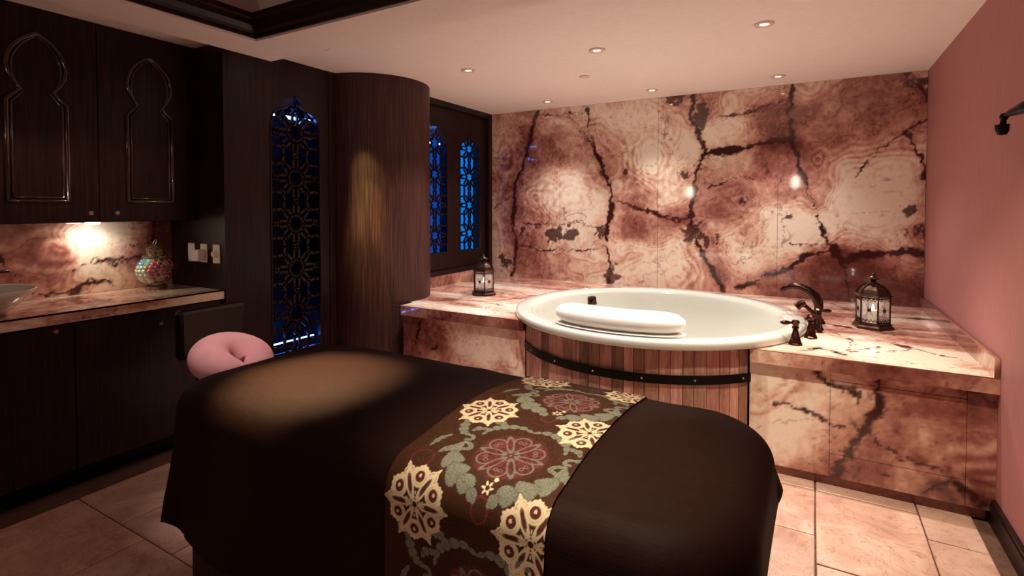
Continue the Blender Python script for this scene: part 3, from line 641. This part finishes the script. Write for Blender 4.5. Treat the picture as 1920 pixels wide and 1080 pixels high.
for k, yy in enumerate((2.28, 2.41, 2.47, 2.57)):
    MB().tube([(XLAT-.05, yy-.02, 2.02), (XLAT-.05, yy+.02, 2.02)], .011, 8).out('led_lamp', M['led'], tall)
box('led_strip', XLAT-.12, XLAT-.11, 2.18, 2.66, .44, .447, M['led'], tall)
area('screen_blue_top', (XLAT-.12, 2.435, 2.15), (XLAT-.22, 2.435, 0), .2, .1, .4, (.04, .12, 1))
area('screen_blue_low', (XLAT-.12, 2.435, .45), (XLAT-.12, 2.435, 0), .3, .1, .4, (.03, .12, 1))

# ---- bath side wall with two lattice windows
wy0, wy1, vy0, vy1, wz0, wz1 = 3.745, 4.105, 4.315, 4.675, .965, 1.94
oa, ob = ogee(.18, wz1, .21), ogee(.18, wz1, .21)
wall_bath = structure(arched_panel(MB(), XL-.02, .03, 3.62, 4.80, .80, 2.345, [(wy0, wy1, wz0, oa), (vy0, vy1, wz0, ob)]).out('wall_bath', M['wenge']))
box('frame_rail', XL-.05, XL+.012, 3.62, YB-.001, 2.346, ZC-.001, M['wenge'], wall_bath)
box('frame_rail', XL-.05, XL+.012, 3.62, YB-.001, .757, .799, M['wenge'], wall_bath)
box('frame_rail', XL-.05, XL+.012, 4.801, YB-.001, .80, 2.345, M['wenge'], wall_bath)
box('wall_panel', -3.84, XL-.19, 3.62, YB-.001, 0, ZC-.001, M['darkwall'], wall_bath)
def lat_window(name, y0, y1, og_, label, deep, zc):
    t = thing(name, (XL-.03, (y0+y1)/2, wz0), label, 'window'); 
    lattice('lattice', XL-.024, y0-.004, y1+.004, wz0-.004, wz1+.2, .288, zc, .014, .014, M['wenge'], t, og_)
    arch_bead(XL-.02, (y0+y1)/2, wz0, og_, .007).out('bead', M['wenge'], t, smooth=True)
    box('glow_panel', XL-.14, XL-.135, y0-.04, y1+.04, wz0-.05, wz1+.26, M['backlit2' if deep else 'backlit'], t)
    box('liner', XL-.134, XL-.052, y0-.042, y0-.04, wz0-.05, wz1+.26, M['blackbox'], t); box('liner', XL-.134, XL-.052, y1+.04, y1+.042, wz0-.05, wz1+.26, M['blackbox'], t)
    box('liner', XL-.134, XL-.052, y0-.04, y1+.04, wz1+.261, wz1+.265, M['blackbox'], t); box('liner', XL-.134, XL-.052, y0-.04, y1+.04, wz0-.055, wz0-.051, M['blackbox'], t)
    return t
wa = lat_window('lattice_window', wy0, wy1, oa, 'blue-lit arched lattice window beside the wood column, bright lamps at its top', True, 1.13)
for yy in (3.80, 3.90, 4.02): MB().tube([(XL-.06, yy-.012, 2.0), (XL-.06, yy+.012, 2.0)], .010, 8).out('led_lamp', M['led'], wa)
area('window_blue', (XL-.09, 3.925, 2.15), (XL-.10, 3.925, 0), 1.2, .06, .3, (.05, .25, 1))
wb2 = lat_window('lattice_window', vy0, vy1, ob, 'evenly blue arched lattice window next to the stone back wall', False, 1.13)

# ================================================================== CABINETS AND COUNTER
upper = thing('wall_cabinet', (-3.55, 1.38, 1.30), 'dark wood wall cabinet with keyhole arch doors above the counter', 'cabinet')
UZ0 = 1.315
box('body', XW+.001, XCAB-.022, .42, YSW-.002, UZ0, ZC-.001, M['wenge'], upper)
def keyhole(X, yc):
    hw, bw_, nk = .121, .115, .058
    P = [(-hw, 1.43), (-hw, 1.925), (-nk-.006, 1.985)]
    a = np.linspace(0, 1, 15)
    bulb = [(-nk-.006, 1.985), (-.092, 2.02), (-.112, 2.06), (-.119, 2.10), (-.112, 2.145), (-.094, 2.185), (-.066, 2.222), (-.034, 2.248), (0, 2.272)]
    P = P[:2]+bulb; P = P+[(-y, z) for y, z in P[::-1][1:]]
    return [(X, yc+y, z) for y, z in P]
for y0, y1, yc in ((.902, 1.381, 1.125), (1.385, 1.862, 1.645), (.423, .898, .66)):
    d = box('door', XCAB-.02, XCAB, y0, y1, UZ0+.003, ZC-.003, M['wenge'], upper, bevel=.0015)
    K = keyhole(XCAB+.002, yc)
    MB().tube(K+[K[0]], .0115, 8, up=(1, 0, 0)).out('arch_moulding', M['gloss'], d, smooth=True)
    MB().tube([(XCAB+.001, yc+(p[1]-yc)*.84, p[2]-(.0 if p[2] < 1.5 else .012)+(.018 if p[2] < 1.5 else 0)) for p in K+[K[0]]], .006, 6, up=(1, 0, 0)).out('inner_bead', M['gloss'], d, smooth=True)
    ky = y1-.045 if y1 < 1.5 else y0+.075
    MB().tube([(XCAB, ky, 1.367), (XCAB+.012, ky, 1.367), (XCAB+.022, ky, 1.367)], [.005, .006, .011], 12).out('knob', M['nickel'], d, smooth=True, sharp=50)
box('filler', XCAB-.02, XCAB-.002, 1.865, YSW-.002, UZ0+.003, ZC-.003, M['wenge'], upper)
MB().lathe([(.035, 0), (.035, -.012), (.03, -.014), (0, -.014)], (XW+.12, 1.42, UZ0), 20).out('puck_light', emit('puck_glow', (1, .9, .75, 1), 40), upper)
spot('puck_lamp', (XW+.12, 1.42, UZ0-.02), (XW+.02, 1.42, .8), W_CAB, 150, .5, (1, .86, .7), .03)

base = thing('base_cabinet', (-3.4, 1.2, 0), 'dark wood base cabinet under the stone counter', 'cabinet')
box('body', XW+.001, XLAT-.045, -.3, YSW-.002, .10, ZCT-.052, M['wenge'], base)
box('toe_kick', XW+.001, XLAT-.10, -.3, YSW-.002, 0, .099, M['black'], base)
for y0, y1, hy in ((.55, 1.160, 1.085), (1.166, 1.90, 1.55), (-.06, .545, .47)):
    d = box('door', XLAT-.043, XLAT-.022, y0, y1, .105, ZCT-.060, M['wenge'], base, bevel=.0015)
    zz = ZCT-.085 if hy != 1.55 else ZCT-.135
    MB().tube([(XLAT-.022, hy, zz), (XLAT-.012, hy, zz), (XLAT-.004, hy, zz)], [.005, .005, .010], 12).out('knob', M['nickel'], d, smooth=True, sharp=50)
def ct(zx, zy): p = at(zx/2.842, 380+zy/2.842, Z=ZCT); return (p[0], p[1])
counter = thing('countertop', (-3.4, 1.2, ZCT-.05), 'red and cream stone countertop running under the wall cabinet', 'countertop')
cf = lambda u, v: stone(u, v, 61, [(.02, [ct(400, 510), ct(500, 510), ct(590, 525)]), (.004, [ct(200, 600), ct(360, 560), ct(420, 540)]), (.004, [ct(330, 640), ct(420, 620), ct(400, 590)])], [(*ct(350, 540), .1, .2, .35), (*ct(100, 600), .1, .2, -.1)], (), (), base=.62, cracks=.4, flow=(2.0, .8))
slab('top_slab', (XLAT, -.3, ZCT), (0, 1, 0), (-1, 0, 0), YSW+.3-.002, XLAT-XW-.001, .004, .012, lambda a_, b_: cf(XLAT-b_, a_-.3), counter)
slab('front_edge', (XLAT, -.3, ZCT-.050), (0, 1, 0), (0, 0, 1), YSW+.3-.002, .050, .03, .010, gfield(63, base=.72, cracks=.7, flow=(.7, 2)), counter)

# vessel sink and its spout
skx, sky = -3.365, .865
MB().lathe([(0, 0), (.10, 0), (.11, .004), (.15, .04), (.195, .085), (.222, .118), (.222, .122), (.212, .120), (.186, .085), (.14, .04), (.10, .018), (0, .014)], (skx, sky, ZCT), 48).out('vessel_sink', M['ceramic'], smooth=True)
props(bpy.data.objects['vessel_sink'], 'white ceramic vessel sink at the left end of the counter', 'sink')
fx = thing('sink_faucet', (-3.648, .86, ZCT), 'dark bronze faucet behind the white sink', 'faucet')
MB().lathe([(.03, 0), (.03, .01), (.018, .02), (.016, .16), (.019, .165), (0, .17)], (-3.648, .86, ZCT), 16).out('body', M['bronze'], fx, smooth=True, sharp=40)
MB().tube([(-3.648, .86, ZCT+.15), (-3.58, .86, ZCT+.178), (-3.51, .863, ZCT+.175), (-3.48, .865, ZCT+.155)], [.013, .012, .011, .010], 10).out('spout', M['bronze'], fx, smooth=True)
MB().tube([(-3.648, .86, ZCT+.165), (-3.60, .93, ZCT+.172), tuple(at(17, 508, X=-3.58))], [.008, .007, .009], 8).out('lever', M['bronze'], fx, smooth=True)

# mosaic jar
jx, jy = -3.555, 1.735; jz = ZCT
jar = thing('mosaic_jar', (jx, jy, jz), 'round jar of coloured glass pieces with a pierced metal neck', 'jar')
MB().lathe([(.058, 0), (.06, .004), (.06, .02), (.052, .024), (.03, .024)], (jx, jy, jz), 28).out('foot', M['silver'], jar, smooth=True, sharp=40)
bz, br = .118, .103
MB().lathe([(.045, .024)]+[(br*math.cos(q)*.97, bz+br*.92*math.sin(q)) for q in np.linspace(-1.0, 1.02, 16)]+[(.05, .205)], (jx, jy, jz), 36).out('body', mat('jar_glass', srgb(150, 160, 130), .1, Coat_Weight=1), jar, smooth=True)
MB().lathe([(.064, .196), (.068, .199), (.068, .208), (.05, .212), (.046, .214), (.046, .248), (.05, .250), (.042, .258), (.022, .268), (.008, .272)], (jx, jy, jz), 28).out('neck', M['silver'], jar, smooth=True, sharp=40)
kn = MB()
for i in range(28):
    for j in range(4):
        q = 2*math.pi*i/28; kn.lathe([(.0, -.002), (.0035, 0), (0, .002)], (jx+.0465*math.cos(q), jy+.0465*math.sin(q), jz+.219+.0085*j), 5)
kn.out('beading', M['silver'], jar)
rg = [(jx+.018*math.cos(q)*.9, jy+.006*math.sin(q), jz+.288+.018*math.sin(q)) for q in np.linspace(0, 2*math.pi, 20)[:-1]]
MB().tube(rg, .003, 6, closed=True, up=(.2, 1, 0)).out('ring', M['nickel'], jar, smooth=True)
rr = random.Random(4)
for row in range(7):
    th = -.78+row*.26; cnt = max(8, int(20*math.cos(th)))
    for i in range(cnt):
        ph = 2*math.pi*(i+.5*(row % 2))/cnt; R0 = br*.985
        n = Vector((math.cos(th)*math.cos(ph), math.cos(th)*math.sin(ph), math.sin(th)*.95)); p = Vector((jx, jy, jz+bz))+Vector((n.x*R0, n.y*R0, n.z*R0*.95))
        u = Vector((-math.sin(ph), math.cos(ph), 0)); w_ = n.cross(u).normalized(); a_, b_ = .0150*rr.uniform(.8, 1.1), .0125*rr.uniform(.85, 1.15)
        v = [p+n*.0042]
        for rg_, hh in ((.7, .0035), (1, -.001)):
            v += [p+n*hh+u*a_*rg_*math.cos(2*math.pi*k/8)+w_*b_*rg_*math.sin(2*math.pi*k/8) for k in range(8)]
        f = [(0, 1+k, 1+(k+1) % 8) for k in range(8)]+[(1+k, 9+k, 9+(k+1) % 8, 1+(k+1) % 8) for k in range(8)]
        # plum glass on the side towards the column, pale aqua and gold on the side towards the sink
        side = math.cos(ph-.52)
        idx = rr.choice([3, 4, 4, 3, 5]) if side > .2 else (rr.choice([1, 1, 0, 5]) if row > 4 else rr.choice([0, 2, 2, 0, 6, 2, 5, 7, 2]))
        put('glass_piece', v, f, MJ[idx], jar, smooth=True)

# switch plates on the side panel of the tall unit
def plate(x, label, cat):
    t = thing('wall_plate', (x, YSW, 1.11), label, cat, 'wall plates above the counter')
    box('plate', x-.036, x+.036, YSW-.008, YSW-.001, 1.052, 1.168, M['ivory'], t, bevel=.003); return t
t = plate(-3.462, 'plain ivory wall plate nearest the stone backsplash', 'wall plate')
for zz in (1.085, 1.11, 1.135): MB().tube([(-3.462, YSW-.0095, zz), (-3.462, YSW-.007, zz)], .002, 6).out('screw', M['nickel'], t)
t = plate(-3.325, 'ivory outlet plate with a white plug-in device, between the other two', 'outlet')
put_ = box('plug_in_device', -3.352, -3.298, YSW-.060, YSW-.009, 1.062, 1.135, M['ivory'], t, bevel=.008)
t = plate(-3.19, 'ivory dimmer plate with a round knob, nearest the lattice door', 'dimmer')
MB().tube([(-3.19, YSW-.008, 1.11), (-3.19, YSW-.028, 1.11), (-3.19, YSW-.032, 1.11)], [.02, .018, .014], 18).out('knob', M['ivory'], t, smooth=True, sharp=40)

# ================================================================== MASSAGE TABLE
TXA, TXB, TYA, TYB, TZ = -2.11, -.085, 1.01, 1.85, .742
table = thing('massage_table', (-1.06, 1.39, 0), 'massage table with dark cabinet base under the brown cover', 'massage table')
box('base', TXA+.10, TXB-.12, TYA+.08, TYB-.08, 0, .56, M['wenge'], table, bevel=.004)
box('frame', TXA+.10, TXB-.10, TYA+.07, TYB-.07, .561, .62, M['black'], table, bevel=.004)
box('cushion', TXA+.09, TXB-.09, TYA+.075, TYB-.075, .621, TZ-.012, M['leather'], table, bevel=.03)
RHO = .085; RC = .13
def drape(X, Y, lift=0.0):
    """flat cloth position -> draped position over the table"""
    X = np.asarray(X, float); Y = np.asarray(Y, float)
    cx, cy = (TXA+TXB)/2, (TYA+TYB)/2; hx, hy = (TXB-TXA)/2-RHO, (TYB-TYA)/2-RHO
    qx, qy = X-cx, Y-cy; ax, ay = np.abs(qx)-(hx-RC), np.abs(qy)-(hy-RC)
    ox, oy = np.maximum(ax, 0), np.maximum(ay, 0); ln = np.hypot(ox, oy)
    d = ln+np.minimum(np.maximum(ax, ay), 0)-RC
    nx = np.where(ln > 1e-6, ox/np.maximum(ln, 1e-6), np.where(ax > ay, 1, 0))*np.sign(qx); ny = np.where(ln > 1e-6, oy/np.maximum(ln, 1e-6), np.where(ax > ay, 0, 1))*np.sign(qy)
    dp = np.maximum(d, 0); dp = dp*(1-.22*2*np.abs(nx*ny)); dq = np.maximum(d, 0); bx, by = X-nx*dq, Y-ny*dq
    ph = np.minimum(dp/RHO, math.pi/2); rest = np.maximum(dp-RHO*math.pi/2, 0)
    corner = (2*np.abs(nx*ny))**1.0; ang = np.arctan2(ny, nx)
    foot = np.clip(nx, 0, 1)
    flare = .05+.03*corner+.45*corner*foot*(ny > 0)+.06*foot
    fold = rest*(.05*np.sin(7*bx+5*by+1.3*np.sin(3*bx))*(1-corner)+.10*corner*np.sin(ang*9+.6)*np.clip(rest/.3, 0, 1))
    off = RHO*np.sin(ph)+flare*rest+fold; drop = RHO*(1-np.cos(ph))+rest*.99
    inside = np.clip(-d/.30, 0, 1); crown = .026*inside*(2-inside)+.005*(fbm(X*4, Y*4, 3, 3)-.5)*2
    head = .012*np.exp(-((X+1.62)/.35)**2-((Y-1.40)/.22)**2)
    x = bx+nx*(off+lift*np.sin(ph)); y = by+ny*(off+lift*np.sin(ph)); z = TZ+crown+head-drop+lift*np.cos(ph)
    return np.stack([x, y, z], -1)
def grid_obj(name, P, mat_, attrs=None, thick=0):
    nu, nv = P.shape[:2]; I = np.arange(nu*nv).reshape(nu, nv); q = np.stack([I[:-1, :-1], I[1:, :-1], I[1:, 1:], I[:-1, 1:]], -1).reshape(-1, 4)
    V_ = P.reshape(-1, 3); b = np.array([V_[:, 0].mean(), V_[:, 1].mean(), V_[:, 2].min()])
    me = bpy.data.meshes.new(name); me.vertices.add(len(V_)); me.vertices.foreach_set('co', (V_-b).astype(np.float32).ravel())
    me.loops.add(len(q)*4); me.loops.foreach_set('vertex_index', q.ravel().astype(np.int32)); me.polygons.add(len(q)); me.polygons.foreach_set('loop_start', np.arange(0, len(q)*4, 4, dtype=np.int32))
    me.update(calc_edges=True); me.polygons.foreach_set('use_smooth', [True]*len(q))
    for nm, val in (attrs or {}).items():
        a_ = me.attributes.new(nm, 'FLOAT', 'POINT'); a_.data.foreach_set('value', val.ravel().astype(np.float32))
    me.materials.append(mat_); o = bpy.data.objects.new(name, me); COL.objects.link(o); o.location = b; BASE[o] = Vector(b)
    if thick:
        m_ = o.modifiers.new('t', 'SOLIDIFY'); m_.thickness = thick; m_.offset = -1
    return o
GX, GY = np.meshgrid(np.linspace(TXA-.40, TXB+.14, 190), np.linspace(TYA-.47, TYB+.13, 110), indexing='ij')
cv = grid_obj('bedcover', drape(GX, GY), M['cover'], thick=.004)
props(cv, 'chocolate brown cover draped over the massage table', 'blanket')

# ---- brocade runner
RX0, RX1 = -.955, -.495
U, V_ = np.meshgrid(np.linspace(RX0, RX1, 232), np.linspace(TYA-.62, TYB+.14, 760), indexing='ij')
cream = np.zeros(U.shape); grey = np.zeros(U.shape); red = np.zeros(U.shape)
def line(d, w_): return 1-sstep(w_*.55, w_*1.3, d)
def medallion(cx, cy, R, kind):
    global cream, grey, red
    x, y = (U-cx)/R, (V_-cy)/R; r = np.hypot(x, y); a = np.arctan2(y, x); m_ = r < 1.35
    if not m_.any(): return
    k8 = np.abs(((a/(2*np.pi)*8) % 1)-.5)*2        # 1 on a petal axis, 0 between
    sect = (np.floor(a/(2*np.pi)*6+.5)); aa = a-sect*2*np.pi/6   # angle from nearest petal axis
    px, py = r*np.cos(aa), r*np.sin(aa)
    petal = np.hypot((px-.55)/.37, py/.10)          # lens petals on the axes
    sect2 = np.floor(a/(2*np.pi)*6); ab = a-(sect2+.5)*2*np.pi/6; qx, qy = r*np.cos(ab), r*np.sin(ab)
    lobe = np.hypot((qx-.70)/.24, qy/.25)             # round lobes between them
    if kind == 'cream':
        edge = .94+.05*np.cos(12*a)+.02*np.cos(48*a)+.14*np.clip(np.cos(6*a), 0, 1)**12
        c_ = line(np.abs(r-edge), .032)+line(np.abs(r-edge+.09), .026)+line(np.abs(lobe-1)*.2, .034)+line(np.abs(lobe-.72)*.2, .02)+line(np.abs(petal-1)*.1, .026)
        fill = ((r < edge) & (lobe > 1) & (petal > 1) & (r > .62)); c_ = c_+fill*(.45+.4*np.cos(36*a)*np.cos(r*40))
        for q_ in (.10, .19): c_ = c_+line(np.abs(r-q_), .016)
        c_ = c_+(((np.cos(16*a) > .6) & (np.abs(r-.30) < .05)))*.9+(np.hypot(qx-.72, qy) < .05)*.9
        c_ = c_*(r < edge+.05)
        cream = np.maximum(cream, np.clip(c_, 0, 1)*m_)
        red = np.maximum(red, np.where((lobe < .7) | ((petal < .8)), .35, 0)*(r < .95)); grey = np.maximum(grey, ((petal < .95) & (petal > .55))*.35*m_+((lobe < .95) & (lobe > .6))*.3*m_)
    else:
        g_ = line(np.abs(petal-1)*.1, .022)+line(np.abs(lobe-1)*.2, .022)*(qx > .6)+line(np.abs(r-.20+.03*np.cos(6*a)), .018)+(r < .04)
        g_ = g_+line(np.abs(np.hypot(qx-.68, np.abs(qy)-.07)-.055), .014)
        fz = fbm(U*160, V_*160, 2, 4); rd = np.clip((1.08-r)*6, 0, 1)*(.25+.75*(fz > .5))
        red = np.maximum(red, rd*.75*m_); grey = np.maximum(grey, np.clip(g_, 0, 1)*.8*m_*(r < 1.02))
def spl(pts, n=24):
    P = np.array([pts[0]]+list(pts)+[pts[-1]], float); o = []
    for i in range(1, len(P)-2):
        for t in np.linspace(0, 1, n, endpoint=False):
            a, b, c_, d = P[i-1], P[i], P[i+1], P[i+2]
            o.append(.5*((2*b)+(-a+c_)*t+(2*a-5*b+4*c_-d)*t*t+(-a+3*b-3*c_+d)*t**3))
    o.append(P[-2]); return np.array(o)
def leaf(pts, w0, wm, w1, lobes=0, amp=.0):
    """acanthus stroke: tapered, with saw-tooth lobes on both sides"""
    global grey
    C_ = spl(pts, 10); lo, hi = C_.min(0)-.05, C_.max(0)+.05
    sel = (U > lo[0]) & (U < hi[0]) & (V_ > lo[1]) & (V_ < hi[1])
    if not sel.any(): return
    u, v = U[sel], V_[sel]; n = len(C_); D = np.hypot(u[:, None]-C_[None, :, 0], v[:, None]-C_[None, :, 1]); k = D.argmin(1); d = D[np.arange(len(u)), k]; t = k/(n-1)
    wd = np.where(t < .6, w0+(wm-w0)*np.sin(t/.6*np.pi/2), wm+(w1-wm)*(t-.6)/.4)
    # lobes lean forward: phase runs with t and with distance from the midrib
    ph = t*lobes-d*16; saw = 1-amp*(1-np.abs(np.sin(np.pi*ph))**.6) if lobes else 1
    m_ = (d < wd*saw)*1.0; m_ = m_*(1-(.35*((ph % 1) < .14) if lobes else 0)); m_ = m_*(1-.55*(d < .0012)*(wd > .006))
    grey[sel] = np.maximum(grey[sel], m_)
pit = .392; cy0 = 1.354; ry0 = 1.552
for k in range(-3, 2):
    cyk = cy0+k*pit; ryk = ry0+k*pit
    for cxk in (-.856, -.528): medallion(cxk, cyk, .088, 'cream')
    medallion(-.668, ryk, .094, 'red')
    for s in (-1, 1):
        def Q(*p): return [(-.668+s*a, ryk+b) for a, b in p]
        leaf(Q((.150, .010), (.152, -.03), (.128, -.075), (.088, -.108), (.045, -.128), (.022, -.150)), .004, .034, .010, 5, .6)
        leaf(Q((.150, .010), (.128, .004), (.118, -.012), (.132, -.020)), .005, .007, .006)
        leaf(Q((.146, -.02), (.172, -.03), (.190, -.055)), .004, .014, .003, 4, .5)
        leaf(Q((.0, .125), (.04, .138), (.085, .125), (.115, .095), (.125, .06)), .004, .015, .004, 7, .6)
        leaf(Q((.085, .125), (.11, .14), (.145, .135)), .003, .014, .002, 4, .5)
        leaf(Q((.118, .09), (.15, .085), (.165, .065)), .003, .012, .002, 3, .5)
        leaf(Q((.158, .045), (.185, .055), (.205, .095), (.21, .14)), .004, .016, .003, 6, .6)
        leaf(Q((.158, .045), (.142, .04), (.14, .025), (.155, .022)), .005, .006, .005)
        leaf(Q((.205, .03), (.225, .0), (.23, -.04)), .003, .010, .002, 4, .5)
    fx_, fy_ = -.668+.004, ryk-.118                       # little cream flower between the leaf tips
    r = np.hypot(U-fx_, V_-fy_); a = np.arctan2(V_-fy_, U-fx_)
    cream = np.maximum(cream, ((r < .012+.005*np.cos(6*a)) & (r > .006))*1.0); cream = np.maximum(cream, (np.hypot(U-fx_+.002-.014, V_-fy_-.024) < .006)*1.0)
    for ox_ in (-.215, .21):                              # faint red tendrils
        d = np.abs(np.hypot(U+.668-ox_, V_-ryk+.09)-.03); red = np.maximum(red, .5*(d < .0022))
    d = np.abs(np.hypot(U+.668, (V_-ryk+.165)*.8)-.022); red = np.maximum(red, .6*(d < .0022))
runner = grid_obj('table_runner', drape(U, V_, .0065), M['runner'], {'cream': np.clip(cream, 0, 1), 'grey': np.clip(grey, 0, 1), 'red': np.clip(red, 0, 1)}, thick=.003)
props(runner, 'brown brocade runner with cream medallions and grey leaves across the table', 'runner')

# ---- face cradle at the head end
FX, FY = -2.315, 1.45
fc = thing('face_cradle', (FX, FY, .55), 'pink cotton covered horseshoe face cradle at the table head', 'face cradle')
pts, rad = [], []; n = 44
for i in range(n+1):
    t = i/n; q = math.radians(20+320*t); e = 1-.3*abs(2*t-1)**6
    pts.append((FX+.096*math.cos(q), FY+.094*math.sin(q), .700-.036*math.cos(q))); rad.append(.086*e*(1+.02*math.sin(23*q)))
pts = [(FX+.07, pts[0][1]-.01, pts[0][2]-.02)]+pts+[(FX+.07, pts[-1][1]+.01, pts[-1][2]-.02)]; rad = [.03]+rad+[.03]
MB().tube(pts, rad, 22, squash=.85).out('cushion', M['cotton'], fc, smooth=True, subd=1)
for yy in (FY-.075, FY+.055): box('support_rod', FX-.05, TXA+.07, yy, yy+.02, .615, .632, M['black'], fc)
MB().lathe([(.15, .635), (.15, .644), (.05, .644), (.05, .635)], (FX, FY, 0), 32).out('platform', M['black'], fc)

# ---- therapist stool, its padded back showing behind the cradle
stx, sty = -2.56, 1.64
st = thing('stool', (stx, sty, 0), 'black leather stool with a padded back in front of the base cabinet', 'stool')
MB().box(-2.86, -2.80, 1.475, 1.835, .605, .865).out('backrest', M['leather'], st, bevel=.022)
MB().tube([(-2.815, 1.478, .845), (-2.815, 1.832, .858)], .004, 6).out('piping', M['leather'], st, smooth=True)
MB().tube([(-2.83, sty, .66), (-2.84, sty, .52), (-2.80, sty, .44), (-2.68, sty, .41), (stx, sty, .41)], .014, 10).out('back_support', M['black'], st, smooth=True)
MB().lathe([(.17, .425), (.19, .44), (.195, .47), (.185, .49), (.15, .50), (0, .502)], (stx, sty, 0), 32).out('seat', M['leather'], st, smooth=True)
MB().lathe([(.028, .06), (.028, .25), (.018, .252), (.018, .425)], (stx, sty, 0), 16).out('gas_column', M['black'], st, smooth=True, sharp=40)
for i in range(5):
    q = 2*math.pi*i/5+.3; ex, ey = stx+.24*math.cos(q), sty+.24*math.sin(q)
    lg = MB().tube([(stx, sty, .10), (stx+.12*math.cos(q), sty+.12*math.sin(q), .085), (ex, ey, .062)], [.02, .016, .012], 8).out('leg', M['black'], st, smooth=True)
    MB().tube([(ex-.012*math.sin(q), ey+.012*math.cos(q), .026), (ex+.012*math.sin(q), ey-.012*math.cos(q), .026)], .026, 14).out('caster', M['black'], lg, smooth=True, sharp=50)

# ================================================================== CEILING FIXTURES AND LAMPS
def downlight(x, y, z, label, watts, deg=95, blend=.8, target=None, col=WARM, r=.052):
    t = thing('downlight', (x, y, z-.012), label, 'downlight', 'recessed ceiling downlights')
    MB().lathe([(r*1.0, -.002), (r*1.0, -.006), (r*.9, -.010), (r*.62, -.010), (r*.40, -.004), (r*.40, -.001)], (x, y, z), 32, caps=False).out('trim_ring', M['crease'], t, smooth=True, sharp=50)
    MB().lathe([(0, -.003), (r*.40, -.003), (r*.40, -.001), (0, -.001)], (x, y, z), 24).out('lamp', M['lamp'], t)
    spot('downlight_lamp', (x, y, z-.016), target or (x, y, 0), watts, deg, blend, col, .025)
names = {(-2.2, 3.2): 'recessed downlight in the ceiling nearest the wood column', (-1.21, 3.2): 'recessed downlight in the middle of the near row over the tub', (-.247, 3.2): 'large-looking recessed downlight nearest the camera towards the pink wall',
         (-2.2, 4.52): 'recessed downlight by the stone wall, near the blue windows', (-1.21, 4.52): 'recessed downlight by the stone wall, middle of the far row', (-.247, 4.52): 'recessed downlight by the stone wall, towards the pink wall'}
for (x, y), lb in names.items(): downlight(x, y, ZC, lb, W_BATH*(.85 if y > 4 else 1.1), 100 if y > 4 else 84, 1.0, (x, y-.55, 0) if y > 4 else None)
sc_ = MB().lathe([(.04, -.001), (.04, -.006), (.036, -.008), (0, -.008)], (-1.559*.985, 3.857*.985, ZC), 28).out('sprinkler_cover', M['crease'], smooth=True, sharp=40)
props(sc_, 'small flat round cover plate in the ceiling over the tub', 'cover plate')
downlight(-1.75, 1.15, 2.50, 'recessed downlight in the tray above the table head', W_TABLE, 25, 1.0, (-1.60, 1.33, .77), GOLD)
downlight(-2.20, 1.20, 2.50, 'added downlight in the tray to brighten the face cradle', 60, 24, 1.0, (-2.31, 1.45, .72), (1, .80, .74))  # unseen lamp, added to brighten the pink cradle
downlight(-.55, .95, 2.50, 'recessed downlight in the tray above the table foot', W_TABLE2, 42, 1.0, (-.55, 1.28, .77), (1, .87, .62))
downlight(-2.68, 2.29, ZC, 'recessed downlight hidden behind the soffit, washing the column', W_COLUMN*1.1, 17, 1.0, (-2.90, 2.895, 1.12), (1, .95, .36))
spot('downlight_lamp', (-2.68, 2.29, ZC-.018), (-2.90, 2.895, 1.38), W_COLUMN, 17, 1.0, (1, .95, .36), .025)  # extra spot added to stretch the light streak on the column
spot('downlight_lamp', (-2.68, 2.29, ZC-.02), (-2.90, 2.895, 1.62), W_COLUMN*.55, 18, 1.0, (1, .95, .36), .025)  # second added spot, carries the column streak higher
downlight(-2.30, .75, 2.50, 'recessed downlight in the tray towards the wall cabinet', 46, 46, .9, (-3.4, 1.2, 1.85), GOLD)
downlight(.10, 2.26, ZC, 'recessed downlight hidden behind the soffit near the pink wall', 140, 74, 1.0, (.05, 2.95, .25), (1, .88, .62))
downlight(-1.15, 2.26, ZC, 'recessed downlight hidden behind the soffit in front of the barrel', 140, 72, 1.0, (-1.05, 2.85, .35), (1, .84, .74))
# wall sconces behind the camera, mirrored in the stone
for x, z, lb in ((-2.13, 1.69, 'glowing wall sconce on the wall behind, nearer the cabinets'), (-.29, 1.85, 'glowing wall sconce on the wall behind, nearer the pink wall')):
    t = thing('wall_sconce', (x, YF, z), lb, 'sconce', 'wall sconces behind')
    MB().lathe([(.05, -.10), (.05, .10), (.04, .11), (0, .11)], (x, YF+.08, z), 20).out('shade', M['sconce'], t, smooth=True, sharp=40)
    box('back_plate', x-.05, x+.05, YF+.001, YF+.02, z-.08, z+.08, M['bronze'], t, bevel=.004)
    MB().tube([(x, YF+.02, z-.05), (x, YF+.05, z-.12), (x, YF+.08, z-.102)], .008, 8).out('arm', M['bronze'], t, smooth=True)
    point('sconce_lamp', (x, YF+.25, z), W_SCONCE, PINK, .08)

# ---- iron bracket on the pink wall at the right edge
bk = thing('wall_bracket', (XR, 2.62, 1.76), 'black wrought iron bracket on the pink wall at the right edge', 'bracket')
MB().tube([(XR-.001, 2.60, 1.775), (XR-.012, 2.60, 1.775)], [.045, .04], 16).out('rosette', M['black'], bk, smooth=True, sharp=50)
MB().tube([(XR-.012, 2.60, 1.775), (XR-.035, 2.66, 1.772), (XR-.055, 2.735, 1.765), (XR-.062, 2.765, 1.762)], [.026, .024, .014, .010], 12).out('arm', M['black'], bk, smooth=True)
MB().lathe([(0, -.016), (.011, -.012), (.016, 0), (.011, .012), (0, .016)], (XR-.065, 2.785, 1.757), 14).out('ball', M['black'], bk, smooth=True)
MB().tube([(XR-.066, 2.787, 1.75), (XR-.068, 2.787, 1.722)], [.009, .012], 10).out('stem', M['black'], bk, smooth=True)
MB().lathe([(.018, .0), (.024, .004), (.022, -.02), (.014, -.036), (0, -.038)], (XR-.069, 2.787, 1.722), 8).out('clip', M['black'], bk)
